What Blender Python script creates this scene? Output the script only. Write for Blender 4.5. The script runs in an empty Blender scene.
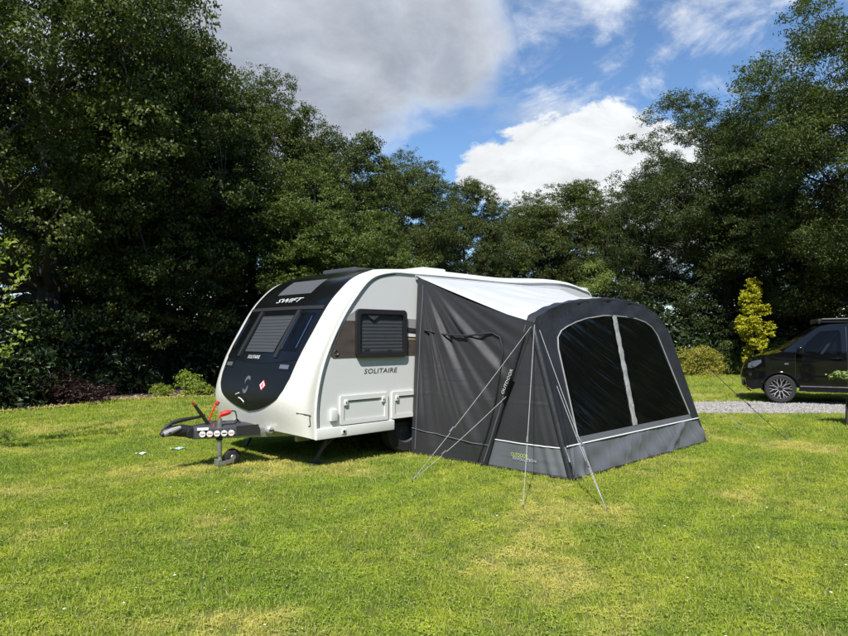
import bpy, bmesh, math, random
import numpy as np
from mathutils import Vector, Matrix
R = math.radians
scene = bpy.context.scene
col = scene.collection

# ------------------------------------------------------------------ camera, sky, sun, exposure
cd = bpy.data.cameras.new("camera"); cam = bpy.data.objects.new("camera", cd); col.objects.link(cam)
cam.location = (0, 0, 1.6); cam.rotation_euler = (R(90 + 1.62), 0, 0)
cd.sensor_width = 36; cd.lens = 36 * 637 / 848; cd.clip_start = .05; cd.clip_end = 3000
scene.camera = cam
SUN_AZ = (-.22, -.975); SUN_EL = 52.0
wd = bpy.data.worlds.new("World"); scene.world = wd; wd.use_nodes = True
SKY_STRENGTH = .095
sl = bpy.data.lights.new("sun", 'SUN'); sl.energy = 4.6; sl.angle = R(.5); sl.color = (1, .95, .87)
so = bpy.data.objects.new("sun", sl); col.objects.link(so)
_d = Vector((SUN_AZ[0], SUN_AZ[1], math.tan(R(SUN_EL)) * math.hypot(*SUN_AZ))).normalized()
so.rotation_euler = _d.to_track_quat('Z', 'Y').to_euler(); so.location = _d * 60
vs = scene.view_settings
vs.view_transform = 'Standard'; vs.look = 'None'; vs.exposure = 0.62; vs.gamma = 1.0; vs.use_curve_mapping = False
scene.render.engine = 'CYCLES'
scene.cycles.max_bounces = 8; scene.cycles.transparent_max_bounces = 12
scene.cycles.diffuse_bounces = 3; scene.cycles.glossy_bounces = 3
scene.cycles.use_denoising = True


def build_sky():
    nt = wd.node_tree; N = nt.nodes; L = nt.links
    for n in list(N): N.remove(n)
    out = N.new('ShaderNodeOutputWorld'); bg = N.new('ShaderNodeBackground'); L.new(bg.outputs[0], out.inputs[0])
    bg.inputs[1].default_value = SKY_STRENGTH
    sky = N.new('ShaderNodeTexSky'); sky.sky_type = 'NISHITA'; sky.sun_disc = False
    sky.sun_elevation = R(SUN_EL); sky.sun_rotation = math.atan2(SUN_AZ[0], SUN_AZ[1])
    sky.air_density = 1.0; sky.dust_density = .15; sky.ozone_density = 4.5
    tc = N.new('ShaderNodeTexCoord'); gen = tc.outputs['Generated']

    def math_(op, a, b=None, c=None, clamp=False):
        m = N.new('ShaderNodeMath'); m.operation = op; m.use_clamp = clamp
        for i, x in enumerate((a, b, c)):
            if x is None: continue
            if isinstance(x, (int, float)): m.inputs[i].default_value = x
            else: L.new(x, m.inputs[i])
        return m.outputs[0]

    def vm(op, a, b):
        m = N.new('ShaderNodeVectorMath'); m.operation = op
        for i, x in enumerate((a, b)):
            if isinstance(x, tuple): m.inputs[i].default_value = x
            else: L.new(x, m.inputs[i])
        return m
    sep = N.new('ShaderNodeSeparateXYZ'); L.new(gen, sep.inputs[0])
    den = math_('ADD', math_('MAXIMUM', sep.outputs[2], 0.0), .32)
    comb = N.new('ShaderNodeCombineXYZ')
    L.new(math_('DIVIDE', sep.outputs[0], den), comb.inputs[0]); L.new(math_('DIVIDE', sep.outputs[1], den), comb.inputs[1])

    def noise(scale, detail, rough, off, dist=0.0):
        n = N.new('ShaderNodeTexNoise'); n.inputs['Scale'].default_value = scale; n.inputs['Detail'].default_value = detail
        n.inputs['Roughness'].default_value = rough; n.inputs['Distortion'].default_value = dist
        a = vm('ADD', comb.outputs[0], off); L.new(a.outputs[0], n.inputs['Vector']); return n.outputs['Fac']

    def smooth(x, a, b):
        m = N.new('ShaderNodeMapRange'); m.interpolation_type = 'SMOOTHSTEP'; L.new(x, m.inputs[0])
        m.inputs[1].default_value = a; m.inputs[2].default_value = b; return m.outputs[0]

    def blob(px, py, r, soft):
        d = Vector(((px - 424) / 637, 1, (336 - py) / 637)).normalized()
        dd = vm('DOT_PRODUCT', gen, tuple(d)).outputs['Value']
        return smooth(dd, math.cos(r + soft), math.cos(max(r - soft, 0)))
    fb = noise(2.1, 9, .58, (3.1, 1.7, .4), .25)
    fine = noise(6.5, 8, .62, (7.3, 2.2, 1.4), .4)
    wisp = noise(3.4, 8, .6, (1.3, 5.9, 0), 1.1)
    # heavy grey cloud bank, a cumulus tower and thin streaks; the same noise runs over the rest of the sky
    mx = lambda *a: a[0] if len(a) == 1 else math_('MAXIMUM', a[0], mx(*a[1:]))
    cen = lambda x, k: math_('MULTIPLY', math_('SUBTRACT', x, .5), k)
    fine2 = noise(11, 9, .6, (2.3, 8.2, .4), .2)
    grey = mx(blob(290, 10, .20, .10), blob(425, 10, .11, .07), blob(350, 60, .09, .07), blob(190, 60, .22, .12))
    cum = mx(blob(548, 172, .075, .05), blob(600, 165, .075, .05), blob(650, 195, .10, .06), blob(490, 172, .04, .035))
    thin = mx(blob(560, 60, .07, .07), blob(690, 45, .12, .09), blob(790, 25, .14, .09), blob(620, 20, .06, .06))
    gen_cover = smooth(fb, .60, .78)
    dg = smooth(math_('ADD', grey, math_('ADD', cen(fb, 2.0), cen(fine, .7))), .25, .95)
    dc = smooth(math_('ADD', cum, math_('ADD', cen(fine2, 1.6), cen(fine, 1.1))), .40, .72)
    dw = math_('MULTIPLY', math_('MULTIPLY', thin, smooth(math_('ADD', wisp, cen(fine, .55)), .40, .70)), .8)
    dens = math_('MAXIMUM', math_('MAXIMUM', dg, dc), math_('MAXIMUM', dw, math_('MULTIPLY', gen_cover, .5)))
    # cloud colour: white towers, grey undersides of the thick bank
    ramp = N.new('ShaderNodeValToRGB'); L.new(math_('ADD', math_('MULTIPLY', dg, .55), math_('MULTIPLY', math_('SUBTRACT', fb, .5), 1.7), clamp=True), ramp.inputs[0])
    ramp.color_ramp.elements[0].position = .0; ramp.color_ramp.elements[0].color = (6.6, 6.9, 7.3, 1)
    ramp.color_ramp.elements[1].position = .75; ramp.color_ramp.elements[1].color = (3.0, 3.35, 3.95, 1)
    lift = N.new('ShaderNodeMixRGB'); L.new(math_('MULTIPLY', dc, .85), lift.inputs[0]); L.new(ramp.outputs[0], lift.inputs[1]); lift.inputs[2].default_value = (6.6, 6.75, 6.9, 1)
    shade = N.new('ShaderNodeMixRGB'); shade.blend_type = 'MULTIPLY'; shade.inputs[0].default_value = 1
    L.new(lift.outputs[0], shade.inputs[1])
    tex = N.new('ShaderNodeMapRange'); L.new(fine, tex.inputs[0]); tex.inputs[1].default_value = .3; tex.inputs[2].default_value = .7; tex.inputs[3].default_value = .80; tex.inputs[4].default_value = 1.08
    L.new(tex.outputs[0], shade.inputs[2])
    mix = N.new('ShaderNodeMixRGB'); L.new(dens, mix.inputs[0]); hs = N.new('ShaderNodeHueSaturation'); hs.inputs['Saturation'].default_value = 1.06; hs.inputs['Value'].default_value = 1.12; L.new(sky.outputs[0], hs.inputs['Color']); L.new(hs.outputs[0], mix.inputs[1]); L.new(shade.outputs[0], mix.inputs[2])
    L.new(mix.outputs[0], bg.inputs[0])


build_sky()


# ------------------------------------------------------------------ materials
def lin(r, g, b):
    f = lambda c: (c / 12.92 if c <= .04045 else ((c + .055) / 1.055) ** 2.4)
    return (f(r / 255), f(g / 255), f(b / 255), 1)


def mat(name, base, rough=.5, metal=0, var=0.0, vscale=3.0, bump=0.0, bscale=40.0, coat=0.0, spec=.5, emit=None, stretch=None, sheen=0):
    m = bpy.data.materials.new(name); m.use_nodes = True; nt = m.node_tree; N = nt.nodes; L = nt.links
    p = N['Principled BSDF']; base = tuple(base[:3]) + (1,)
    p.inputs['Base Color'].default_value = base; p.inputs['Roughness'].default_value = rough; p.inputs['Metallic'].default_value = metal
    p.inputs['Coat Weight'].default_value = coat; p.inputs['Coat Roughness'].default_value = .06; p.inputs['Specular IOR Level'].default_value = spec
    if sheen: p.inputs['Sheen Weight'].default_value = sheen
    tc = N.new('ShaderNodeTexCoord'); vec = tc.outputs['Object']
    if stretch:
        mp = N.new('ShaderNodeMapping'); mp.inputs['Scale'].default_value = stretch; L.new(vec, mp.inputs[0]); vec = mp.outputs[0]
    if var:
        n = N.new('ShaderNodeTexNoise'); n.inputs['Scale'].default_value = vscale; n.inputs['Detail'].default_value = 6; n.inputs['Roughness'].default_value = .6
        L.new(vec, n.inputs['Vector'])
        r = N.new('ShaderNodeMapRange'); L.new(n.outputs['Fac'], r.inputs[0]); r.inputs[1].default_value = .25; r.inputs[2].default_value = .75
        r.inputs[3].default_value = 1 - var; r.inputs[4].default_value = 1 + var
        mx = N.new('ShaderNodeMixRGB'); mx.blend_type = 'MULTIPLY'; mx.inputs[0].default_value = 1; mx.inputs[1].default_value = base
        L.new(r.outputs[0], mx.inputs[2]); L.new(mx.outputs[0], p.inputs['Base Color'])
        rr = N.new('ShaderNodeMapRange'); L.new(n.outputs['Fac'], rr.inputs[0]); rr.inputs[1].default_value = .3; rr.inputs[2].default_value = .7
        rr.inputs[3].default_value = max(.02, rough * .85); rr.inputs[4].default_value = min(1, rough * 1.15); L.new(rr.outputs[0], p.inputs['Roughness'])
    if bump:
        n = N.new('ShaderNodeTexNoise'); n.inputs['Scale'].default_value = bscale; n.inputs['Detail'].default_value = 5; L.new(vec, n.inputs['Vector'])
        b = N.new('ShaderNodeBump'); b.inputs['Strength'].default_value = bump; b.inputs['Distance'].default_value = .02
        L.new(n.outputs['Fac'], b.inputs['Height']); L.new(b.outputs[0], p.inputs['Normal'])
    return m


def glass(name, tint, amount, rough=.04, dark=(.008, .009, .011), spec=.5):
    """tinted pane: part see-through, the rest a dark glossy sheet"""
    m = bpy.data.materials.new(name); m.use_nodes = True; nt = m.node_tree; N = nt.nodes; L = nt.links
    p = N['Principled BSDF']; p.inputs['Base Color'].default_value = dark + (1,); p.inputs['Roughness'].default_value = rough; p.inputs['Specular IOR Level'].default_value = spec
    t = N.new('ShaderNodeBsdfTransparent'); t.inputs[0].default_value = tint + (1,)
    x = N.new('ShaderNodeMixShader'); x.inputs[0].default_value = amount
    L.new(p.outputs[0], x.inputs[1]); L.new(t.outputs[0], x.inputs[2]); L.new(x.outputs[0], N['Material Output'].inputs[0])
    return m


def leaf_mat(name, c1, c2, trans=.3, rough=.5, tcol=None, big=.5):
    m = bpy.data.materials.new(name); m.use_nodes = True; nt = m.node_tree; N = nt.nodes; L = nt.links
    p = N['Principled BSDF']; p.inputs['Roughness'].default_value = rough; p.inputs['Specular IOR Level'].default_value = .35
    g = N.new('ShaderNodeNewGeometry'); tc = N.new('ShaderNodeTexCoord'); oi = N.new('ShaderNodeObjectInfo')
    n = N.new('ShaderNodeTexNoise'); n.inputs['Scale'].default_value = big; n.inputs['Detail'].default_value = 3; L.new(tc.outputs['Object'], n.inputs['Vector'])
    a = N.new('ShaderNodeMath'); a.operation = 'MULTIPLY_ADD'; L.new(g.outputs['Random Per Island'], a.inputs[0]); a.inputs[1].default_value = .55
    s = N.new('ShaderNodeMath'); s.operation = 'MULTIPLY_ADD'; L.new(n.outputs['Fac'], s.inputs[0]); s.inputs[1].default_value = 1.3; s.inputs[2].default_value = -.55
    o = N.new('ShaderNodeMath'); o.operation = 'MULTIPLY_ADD'; L.new(oi.outputs['Random'], o.inputs[0]); o.inputs[1].default_value = .3; L.new(s.outputs[0], o.inputs[2])
    L.new(o.outputs[0], a.inputs[2])
    cl = N.new('ShaderNodeClamp'); L.new(a.outputs[0], cl.inputs[0])
    mx = N.new('ShaderNodeMixRGB'); L.new(cl.outputs[0], mx.inputs[0]); mx.inputs[1].default_value = tuple(c1) + (1,); mx.inputs[2].default_value = tuple(c2) + (1,)
    L.new(mx.outputs[0], p.inputs['Base Color'])
    t = N.new('ShaderNodeBsdfTranslucent')
    tm = N.new('ShaderNodeMixRGB'); tm.blend_type = 'MULTIPLY'; tm.inputs[0].default_value = 1; L.new(mx.outputs[0], tm.inputs[1]); tm.inputs[2].default_value = tcol or (1.3, 1.5, .55, 1)
    L.new(tm.outputs[0], t.inputs[0])
    x = N.new('ShaderNodeMixShader'); x.inputs[0].default_value = trans; L.new(p.outputs[0], x.inputs[1]); L.new(t.outputs[0], x.inputs[2])
    L.new(x.outputs[0], N['Material Output'].inputs[0])
    return m


def lawn_mat(name, blade):
    m = bpy.data.materials.new(name); m.use_nodes = True; nt = m.node_tree; N = nt.nodes; L = nt.links
    p = N['Principled BSDF']; p.inputs['Roughness'].default_value = .55 if blade else .9; p.inputs['Specular IOR Level'].default_value = .3
    g = N.new('ShaderNodeNewGeometry')

    def noise(scale, detail, off=0.0):
        v = N.new('ShaderNodeVectorMath'); v.operation = 'MULTIPLY_ADD'; L.new(g.outputs['Position'], v.inputs[0]); v.inputs[1].default_value = (1, 1, 0); v.inputs[2].default_value = (off, off * 2, 0)
        n = N.new('ShaderNodeTexNoise'); n.inputs['Scale'].default_value = scale; n.inputs['Detail'].default_value = detail; n.inputs['Roughness'].default_value = .6
        L.new(v.outputs[0], n.inputs['Vector']); return n.outputs['Fac']

    def mr(x, a, b, c=0.0, d=1.0):
        r = N.new('ShaderNodeMapRange'); L.new(x, r.inputs[0]); r.inputs[1].default_value = a; r.inputs[2].default_value = b; r.inputs[3].default_value = c; r.inputs[4].default_value = d; return r.outputs[0]

    def mix(f, a, b):
        x = N.new('ShaderNodeMixRGB')
        if isinstance(f, float): x.inputs[0].default_value = f
        else: L.new(f, x.inputs[0])
        for i, c in ((1, a), (2, b)):
            if isinstance(c, tuple): x.inputs[i].default_value = c + (1,)
            else: L.new(c, x.inputs[i])
        return x.outputs[0]
    c = mix(mr(noise(1.1, 6), .40, .60), (.068, .190, .008), (.320, .425, .024))
    c = mix(mr(noise(.50, 4, 4.0), .40, .62, 0, .80), c, (.47, .46, .050))
    w = N.new('ShaderNodeTexWave'); w.bands_direction = 'X'; w.inputs['Scale'].default_value = .42; w.inputs['Distortion'].default_value = 5.0; w.inputs['Detail'].default_value = 3; w.inputs['Detail Scale'].default_value = .6
    rot = N.new('ShaderNodeVectorRotate'); rot.inputs['Angle'].default_value = R(38); rot.inputs['Axis'].default_value = (0, 0, 1); L.new(g.outputs['Position'], rot.inputs['Vector']); L.new(rot.outputs[0], w.inputs['Vector'])
    c = mix(mr(w.outputs['Fac'], .2, .9, 0, .50), c, (.060, .165, .009))
    c = mix(mr(noise(.62, 6, 11.0), .52, .63, 0, .85), c, (.74, .58, .22))
    c = mix(mr(noise(4.5, 5, 21.0), .46, .64, 0, .7), c, (.055, .150, .012))
    if blade:
        c = mix(mr(g.outputs['Random Per Island'], 0.0, 1.0, 0, .55), c, (.44, .52, .050))
        c = mix(mr(g.outputs['Random Per Island'], .90, .96, 0, .8), c, (.60, .54, .25))
    else:
        c = mix(.7, c, (.045, .07, .010))
        c = mix(mr(noise(34, 5), .35, .65, 0, .6), c, (.10, .085, .035))
    L.new(c, p.inputs['Base Color'])
    if blade:
        t = N.new('ShaderNodeBsdfTranslucent'); x = N.new('ShaderNodeMixRGB'); x.blend_type = 'MULTIPLY'; x.inputs[0].default_value = 1; L.new(c, x.inputs[1]); x.inputs[2].default_value = (1.2, 1.35, .6, 1)
        L.new(x.outputs[0], t.inputs[0])
        ms = N.new('ShaderNodeMixShader'); ms.inputs[0].default_value = .35; L.new(p.outputs[0], ms.inputs[1]); L.new(t.outputs[0], ms.inputs[2]); L.new(ms.outputs[0], N['Material Output'].inputs[0])
    else:
        b = N.new('ShaderNodeBump'); b.inputs['Strength'].default_value = .6; b.inputs['Distance'].default_value = .03; L.new(noise(45, 6), b.inputs['Height']); L.new(b.outputs[0], p.inputs['Normal'])
    return m


M = dict(
    white=mat('white_panel', (.66, .67, .665), .30, var=.02, vscale=1.3, coat=.25),
    cream=mat('cream_moulding', (.70, .69, .645), .28, var=.03, vscale=1.6, coat=.3),
    trim=mat('white_trim', (.70, .70, .685), .35, var=.03, vscale=5),
    black=mat('black_gloss', (.0045, .005, .0055), .16, var=.1, vscale=2, coat=.15, spec=.3),
    shield=mat('black_textured_panel', (.006, .007, .008), .34, spec=.28, bump=.15, bscale=260),
    blackm=mat('black_plastic', (.018, .018, .019), .5, bump=.1, bscale=90),
    grey=mat('grey_plastic', (.055, .058, .065), .5, var=.12, vscale=9, bump=.1, bscale=90),
    blind=mat('grey_blind', (.16, .17, .18), .7, var=.05, vscale=8),
    badge=mat('dim_silver_badge', (.16, .165, .17), .35, metal=.4),
    bpleat=mat('blind_pleat', (.07, .075, .08), .7),
    bronze=mat('bronze_graphic', (.085, .072, .060), .32, var=.35, vscale=2.2, stretch=(1, 1, 4)),
    silver=mat('silver_graphic', (.42, .42, .42), .3, metal=.3, var=.1),
    chrome=mat('polished_metal', (.62, .62, .63), .18, metal=1, var=.08, vscale=14),
    steel=mat('galvanised_steel', (.38, .39, .40), .42, metal=.8, var=.25, vscale=18),
    red=mat('red_plastic', (.58, .018, .014), .35, var=.1),
    sticker=mat('white_sticker', (.75, .75, .76), .45, var=.05, vscale=20),
    pink=mat('pink_print', (.60, .23, .21), .45, var=.1),
    tyre=mat('tyre_rubber', (.016, .016, .017), .75, var=.2, vscale=14, bump=.2, bscale=60),
    fabric=mat('charcoal_fabric', (.017, .018, .0215), .62, var=.12, vscale=1.8, bump=.12, bscale=30, sheen=.1),
    fabric2=mat('grey_fabric', (.115, .124, .142), .5, var=.10, vscale=2.2, bump=.12, bscale=26),
    fabricd=mat('dark_beam_fabric', (.021, .0225, .027), .5, var=.12, vscale=3, bump=.25, bscale=18),
    canopy=mat('pale_canopy_fabric', (.50, .515, .53), .42, var=.05, vscale=1.6, bump=.15, bscale=12),
    piping=mat('light_grey_piping', (.27, .28, .29), .6, var=.15, vscale=20),
    stripp=mat('silver_webbing', (.27, .28, .285), .6, var=.35, vscale=14, bump=.4, bscale=30),
    pipew=mat('white_piping', (.72, .73, .74), .5, var=.05),
    hem=mat('black_ground_skirt', (.012, .012, .013), .6, var=.2, vscale=8),
    rope=mat('grey_guy_cord', (.33, .335, .33), .7, var=.3, vscale=60),
    roped=mat('black_guy_cord', (.03, .03, .032), .7, var=.3, vscale=60),
    letter=mat('pale_lettering', (.66, .67, .67), .5), letterd=mat('dark_lettering', (.035, .036, .04), .4), letterg=mat('lime_lettering', (.45, .62, .10), .5),
    paint=mat('black_van_paint', (.004, .0042, .005), .07, coat=.12, spec=.4, var=.12, vscale=1.4, bump=.012, bscale=3),
    alloy=mat('machined_alloy', (.42, .42, .43), .35, metal=.6, var=.06),
    alloyd=mat('black_alloy', (.014, .014, .015), .3),
    lamp=mat('headlight_lens', (.10, .11, .13), .12, coat=1.0),
    seat=mat('seat_fabric', (.05, .05, .053), .9, var=.15, vscale=20),
    belt=mat('seat_belt', (.40, .40, .40), .6),
    soil=mat('bed_soil', (.10, .070, .046), .95, var=.5, vscale=7, bump=.9, bscale=30),
    gravel=None, bark=mat('bark', (.034, .029, .023), .9, var=.4, vscale=7, bump=.8, bscale=14, stretch=(1, 1, .25)),
    terra=mat('terracotta', (.25, .085, .07), .75, var=.2, vscale=9, bump=.15), wood=mat('weathered_wood', (.05, .038, .028), .8, var=.3, vscale=6, stretch=(6, 6, 1)),
    litter1=mat('dry_leaf', (.36, .25, .14), .8, var=.4, vscale=40), scrapb=mat('blue_plastic_scrap', (.42, .60, .74), .35), scrapw=mat('white_paper_scrap', (.72, .73, .76), .7),
    oak=leaf_mat('oak_leaf', (.024, .041, .010), (.112, .138, .028), .30),
    ash=leaf_mat('ash_leaf', (.026, .044, .013), (.108, .135, .034), .32),
    lime=leaf_mat('lighter_leaf', (.042, .068, .015), (.125, .165, .036), .3),
    gold=leaf_mat('golden_leaf', (.28, .29, .018), (.60, .58, .035), .35, tcol=(1.2, 1.15, .4, 1), big=1.5),
    spirea=leaf_mat('lime_and_copper_leaf', (.20, .26, .035), (.44, .32, .06), .3, big=2.2),
    rhodo=leaf_mat('dark_glossy_leaf', (.012, .024, .008), (.040, .064, .020), .12, rough=.3, big=1.3),
    acer=leaf_mat('maroon_leaf', (.018, .009, .009), (.036, .016, .015), .2, big=1.3),
    pale=leaf_mat('pale_green_tree_leaf', (.11, .15, .04), (.25, .30, .08), .4),
    sap=leaf_mat('fresh_green_leaf', (.16, .22, .035), (.33, .38, .07), .45, big=1.5),
    succ=leaf_mat('pale_green_leaf', (.14, .22, .06), (.34, .40, .14), .2, big=4),
    lawn=lawn_mat('lawn_ground', False), blade=lawn_mat('grass_blade', True),
    clover=mat('white_petal', (.75, .74, .70), .7),
    winglass=glass('tinted_pane', (.86, .87, .88), .86), pvc=glass('smoked_pvc_sheet', (.30, .31, .33), .20, rough=.08, dark=(.004, .0042, .0046), spec=.5),
    carglass=glass('clear_car_glass', (.62, .66, .66), .72), darkglass=glass('privacy_glass', (.1, .1, .1), .1),
)


def gravel_mat():
    m = mat('gravel', (.32, .31, .295), .9)
    nt = m.node_tree; N = nt.nodes; L = nt.links; p = N['Principled BSDF']
    tc = N.new('ShaderNodeTexCoord'); v = N.new('ShaderNodeTexVoronoi'); v.inputs['Scale'].default_value = 38; L.new(tc.outputs['Object'], v.inputs['Vector'])
    r = N.new('ShaderNodeValToRGB'); sp = N.new('ShaderNodeSeparateColor'); L.new(v.outputs['Color'], sp.inputs[0]); L.new(sp.outputs[0], r.inputs[0])
    r.color_ramp.elements[0].color = (.11, .105, .098, 1); r.color_ramp.elements[1].color = (.38, .37, .35, 1)
    n = N.new('ShaderNodeTexNoise'); n.inputs['Scale'].default_value = .9; n.inputs['Detail'].default_value = 5; L.new(tc.outputs['Object'], n.inputs['Vector'])
    mr = N.new('ShaderNodeMapRange'); L.new(n.outputs['Fac'], mr.inputs[0]); mr.inputs[1].default_value = .3; mr.inputs[2].default_value = .7; mr.inputs[3].default_value = .7; mr.inputs[4].default_value = 1.15
    x = N.new('ShaderNodeMixRGB'); x.blend_type = 'MULTIPLY'; x.inputs[0].default_value = 1; L.new(r.outputs[0], x.inputs[1]); L.new(mr.outputs[0], x.inputs[2]); L.new(x.outputs[0], p.inputs['Base Color'])
    b = N.new('ShaderNodeBump'); b.inputs['Strength'].default_value = 1; b.inputs['Distance'].default_value = .015; b.invert = True; L.new(v.outputs['Distance'], b.inputs['Height']); L.new(b.outputs[0], p.inputs['Normal'])
    return m


M['gravel'] = gravel_mat()


# ------------------------------------------------------------------ mesh helpers
def tag(o, label=None, cat=None, group=None, kind=None):
    for k, x in (('label', label), ('category', cat), ('group', group), ('kind', kind)):
        if x: o[k] = x
    return o


def empty(name, loc=(0, 0, 0), rz=0.0, parent=None):
    o = bpy.data.objects.new(name, None); col.objects.link(o); o.location = loc; o.rotation_euler = (0, 0, rz); o.parent = parent
    o.empty_display_size = .2
    return o


def link(name, me, m, parent=None, smooth=True, angle=35):
    if isinstance(m, str): m = M[m]
    if not me.materials: me.materials.append(m)
    o = bpy.data.objects.new(name, me); col.objects.link(o); o.parent = parent
    if smooth:
        me.polygons.foreach_set('use_smooth', np.ones(len(me.polygons), bool))
        if angle:
            me.set_sharp_from_angle(angle=R(angle))
    return o


class MB:
    def __init__(s): s.v = []; s.f = []

    def add(s, v, f):
        o = len(s.v); s.v += [tuple(x) for x in v]; s.f += [tuple(i + o for i in q) for q in f]; return s

    def box(s, c, size, rot=None, bev=0.0, seg=2):
        bm = bmesh.new(); bmesh.ops.create_cube(bm, size=1); bmesh.ops.scale(bm, vec=Vector(size), verts=bm.verts)
        if bev: bmesh.ops.bevel(bm, geom=list(bm.edges), offset=bev, segments=seg, affect='EDGES', profile=.6)
        mt = Matrix.Translation(Vector(c)) @ (rot.to_4x4() if rot is not None else Matrix())
        bm.verts.index_update()
        s.add([mt @ v.co for v in bm.verts], [[v.index for v in f.verts] for f in bm.faces]); bm.free(); return s

    def bar(s, a, b, w, h, bev=0.0, up=(0, 0, 1)):
        a = Vector(a); b = Vector(b); d = (b - a); x = d.normalized(); y = Vector(up).cross(x).normalized(); z = x.cross(y)
        return s.box((a + b) / 2, (d.length, w, h), Matrix((x, y, z)).transposed(), bev)

    def tube(s, pts, rad, n=8, cap=True):
        pts = [Vector(p) for p in pts]; k = len(pts); rad = rad if hasattr(rad, '__len__') else [rad] * k
        t0 = (pts[1] - pts[0]).normalized(); a = Vector((0, 0, 1)) if abs(t0.z) < .9 else Vector((1, 0, 0)); u = t0.cross(a).normalized()
        v = []; f = []
        for i, p in enumerate(pts):
            t = (pts[min(i + 1, k - 1)] - pts[max(i - 1, 0)]).normalized(); u = (u - t * u.dot(t)).normalized(); w = t.cross(u)
            for j in range(n):
                an = 2 * math.pi * j / n; v.append(p + (u * math.cos(an) + w * math.sin(an)) * rad[i])
        for i in range(k - 1):
            for j in range(n): f.append((i * n + j, i * n + (j + 1) % n, (i + 1) * n + (j + 1) % n, (i + 1) * n + j))
        if cap: f.append(tuple(range(n))[::-1]); f.append(tuple((k - 1) * n + j for j in range(n)))
        return s.add(v, f)

    def lathe(s, prof, n=32, c=(0, 0, 0), axis='y', cap=False):
        v = []; f = []
        for (r, h) in prof:
            for j in range(n):
                a = 2 * math.pi * j / n; x, y = r * math.cos(a), r * math.sin(a)
                p = (x, h, y) if axis == 'y' else ((x, y, h) if axis == 'z' else (h, x, y)); v.append((p[0] + c[0], p[1] + c[1], p[2] + c[2]))
        for i in range(len(prof) - 1):
            for j in range(n): f.append((i * n + j, i * n + (j + 1) % n, (i + 1) * n + (j + 1) % n, (i + 1) * n + j))
        if cap: f.append(tuple(range(n))); f.append(tuple((len(prof) - 1) * n + j for j in range(n)))
        return s.add(v, f)

    def grid(s, P, closed=False):
        nu, nv = len(P), len(P[0]); v = [p for row in P for p in row]; f = []
        for i in range(nu - 1):
            for j in range(nv - 1): f.append((i * nv + j, i * nv + j + 1, (i + 1) * nv + j + 1, (i + 1) * nv + j))
        return s.add(v, f)

    def slab(s, P, Q):
        """closed sheet between two grids of the same size"""
        nu, nv = len(P), len(P[0]); o = len(s.v); s.grid(P); s.grid(Q); n = nu * nv
        ring = [(0, j) for j in range(nv)] + [(i, nv - 1) for i in range(1, nu)] + [(nu - 1, j) for j in range(nv - 2, -1, -1)] + [(i, 0) for i in range(nu - 2, 0, -1)]
        for k in range(len(ring)):
            a, b = ring[k], ring[(k + 1) % len(ring)]; ia, ib = a[0] * nv + a[1] + o, b[0] * nv + b[1] + o
            s.f.append((ia, ib, ib + n, ia + n))
        return s

    def build(s, name, m, parent=None, smooth=True, angle=35, fix=True):
        me = bpy.data.meshes.new(name); me.from_pydata(s.v, [], s.f); me.update()
        if fix:
            bm = bmesh.new(); bm.from_mesh(me); bmesh.ops.recalc_face_normals(bm, faces=bm.faces); bm.to_mesh(me); bm.free()
        return link(name, me, m, parent, smooth, angle)


def fill2d(loops, cuts_x=(), cuts_z=()):
    """triangulated (x,z) polygon with holes -> verts, faces"""
    bm = bmesh.new(); es = []
    for lp in loops:
        vs_ = [bm.verts.new((x, 0, z)) for x, z in lp]
        for i in range(len(vs_)): es.append(bm.edges.new((vs_[i], vs_[(i + 1) % len(vs_)])))
    bmesh.ops.triangle_fill(bm, use_beauty=True, use_dissolve=False, edges=es, normal=(0, -1, 0))
    for c in cuts_x: bmesh.ops.bisect_plane(bm, geom=list(bm.verts) + list(bm.edges) + list(bm.faces), plane_co=(c, 0, 0), plane_no=(1, 0, 0))
    for c in cuts_z: bmesh.ops.bisect_plane(bm, geom=list(bm.verts) + list(bm.edges) + list(bm.faces), plane_co=(0, 0, c), plane_no=(0, 0, 1))
    bm.verts.index_update(); v = [(p.co.x, p.co.z) for p in bm.verts]; f = [[q.index for q in p.verts] for p in bm.faces]; bm.free(); return v, f


def plate(loops, fn, thick, name, m, parent, cuts_x=(), cuts_z=(), smooth=True):
    """polygon with holes mapped by fn(x, z, offset), closed to a thickness"""
    v, f = fill2d(loops, cuts_x, cuts_z); n = len(v); mb = MB()
    vv = [fn(x, z, thick) for x, z in v] + [fn(x, z, 0) for x, z in v]
    cnt = {}
    for q in f:
        for i in range(len(q)):
            e = (q[i], q[(i + 1) % len(q)]); k = tuple(sorted(e)); cnt.setdefault(k, []).append(e)
    ff = [tuple(q) for q in f] + [tuple(i + n for i in q[::-1]) for q in f]
    for k, es in cnt.items():
        if len(es) == 1: a, b = es[0]; ff.append((b, a, a + n, b + n))
    mb.add(vv, ff); return mb.build(name, m, parent, smooth)


def rrect(x0, x1, z0, z1, r, n=6):
    p = []
    for cx, cz, a0 in ((x1 - r, z1 - r, 0), (x0 + r, z1 - r, 90), (x0 + r, z0 + r, 180), (x1 - r, z0 + r, 270)):
        for i in range(n + 1): a = R(a0 + 90 * i / n); p.append((cx + r * math.cos(a), cz + r * math.sin(a)))
    return p


def interp(x, xs, ys):
    return float(np.interp(x, xs, ys))


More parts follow.
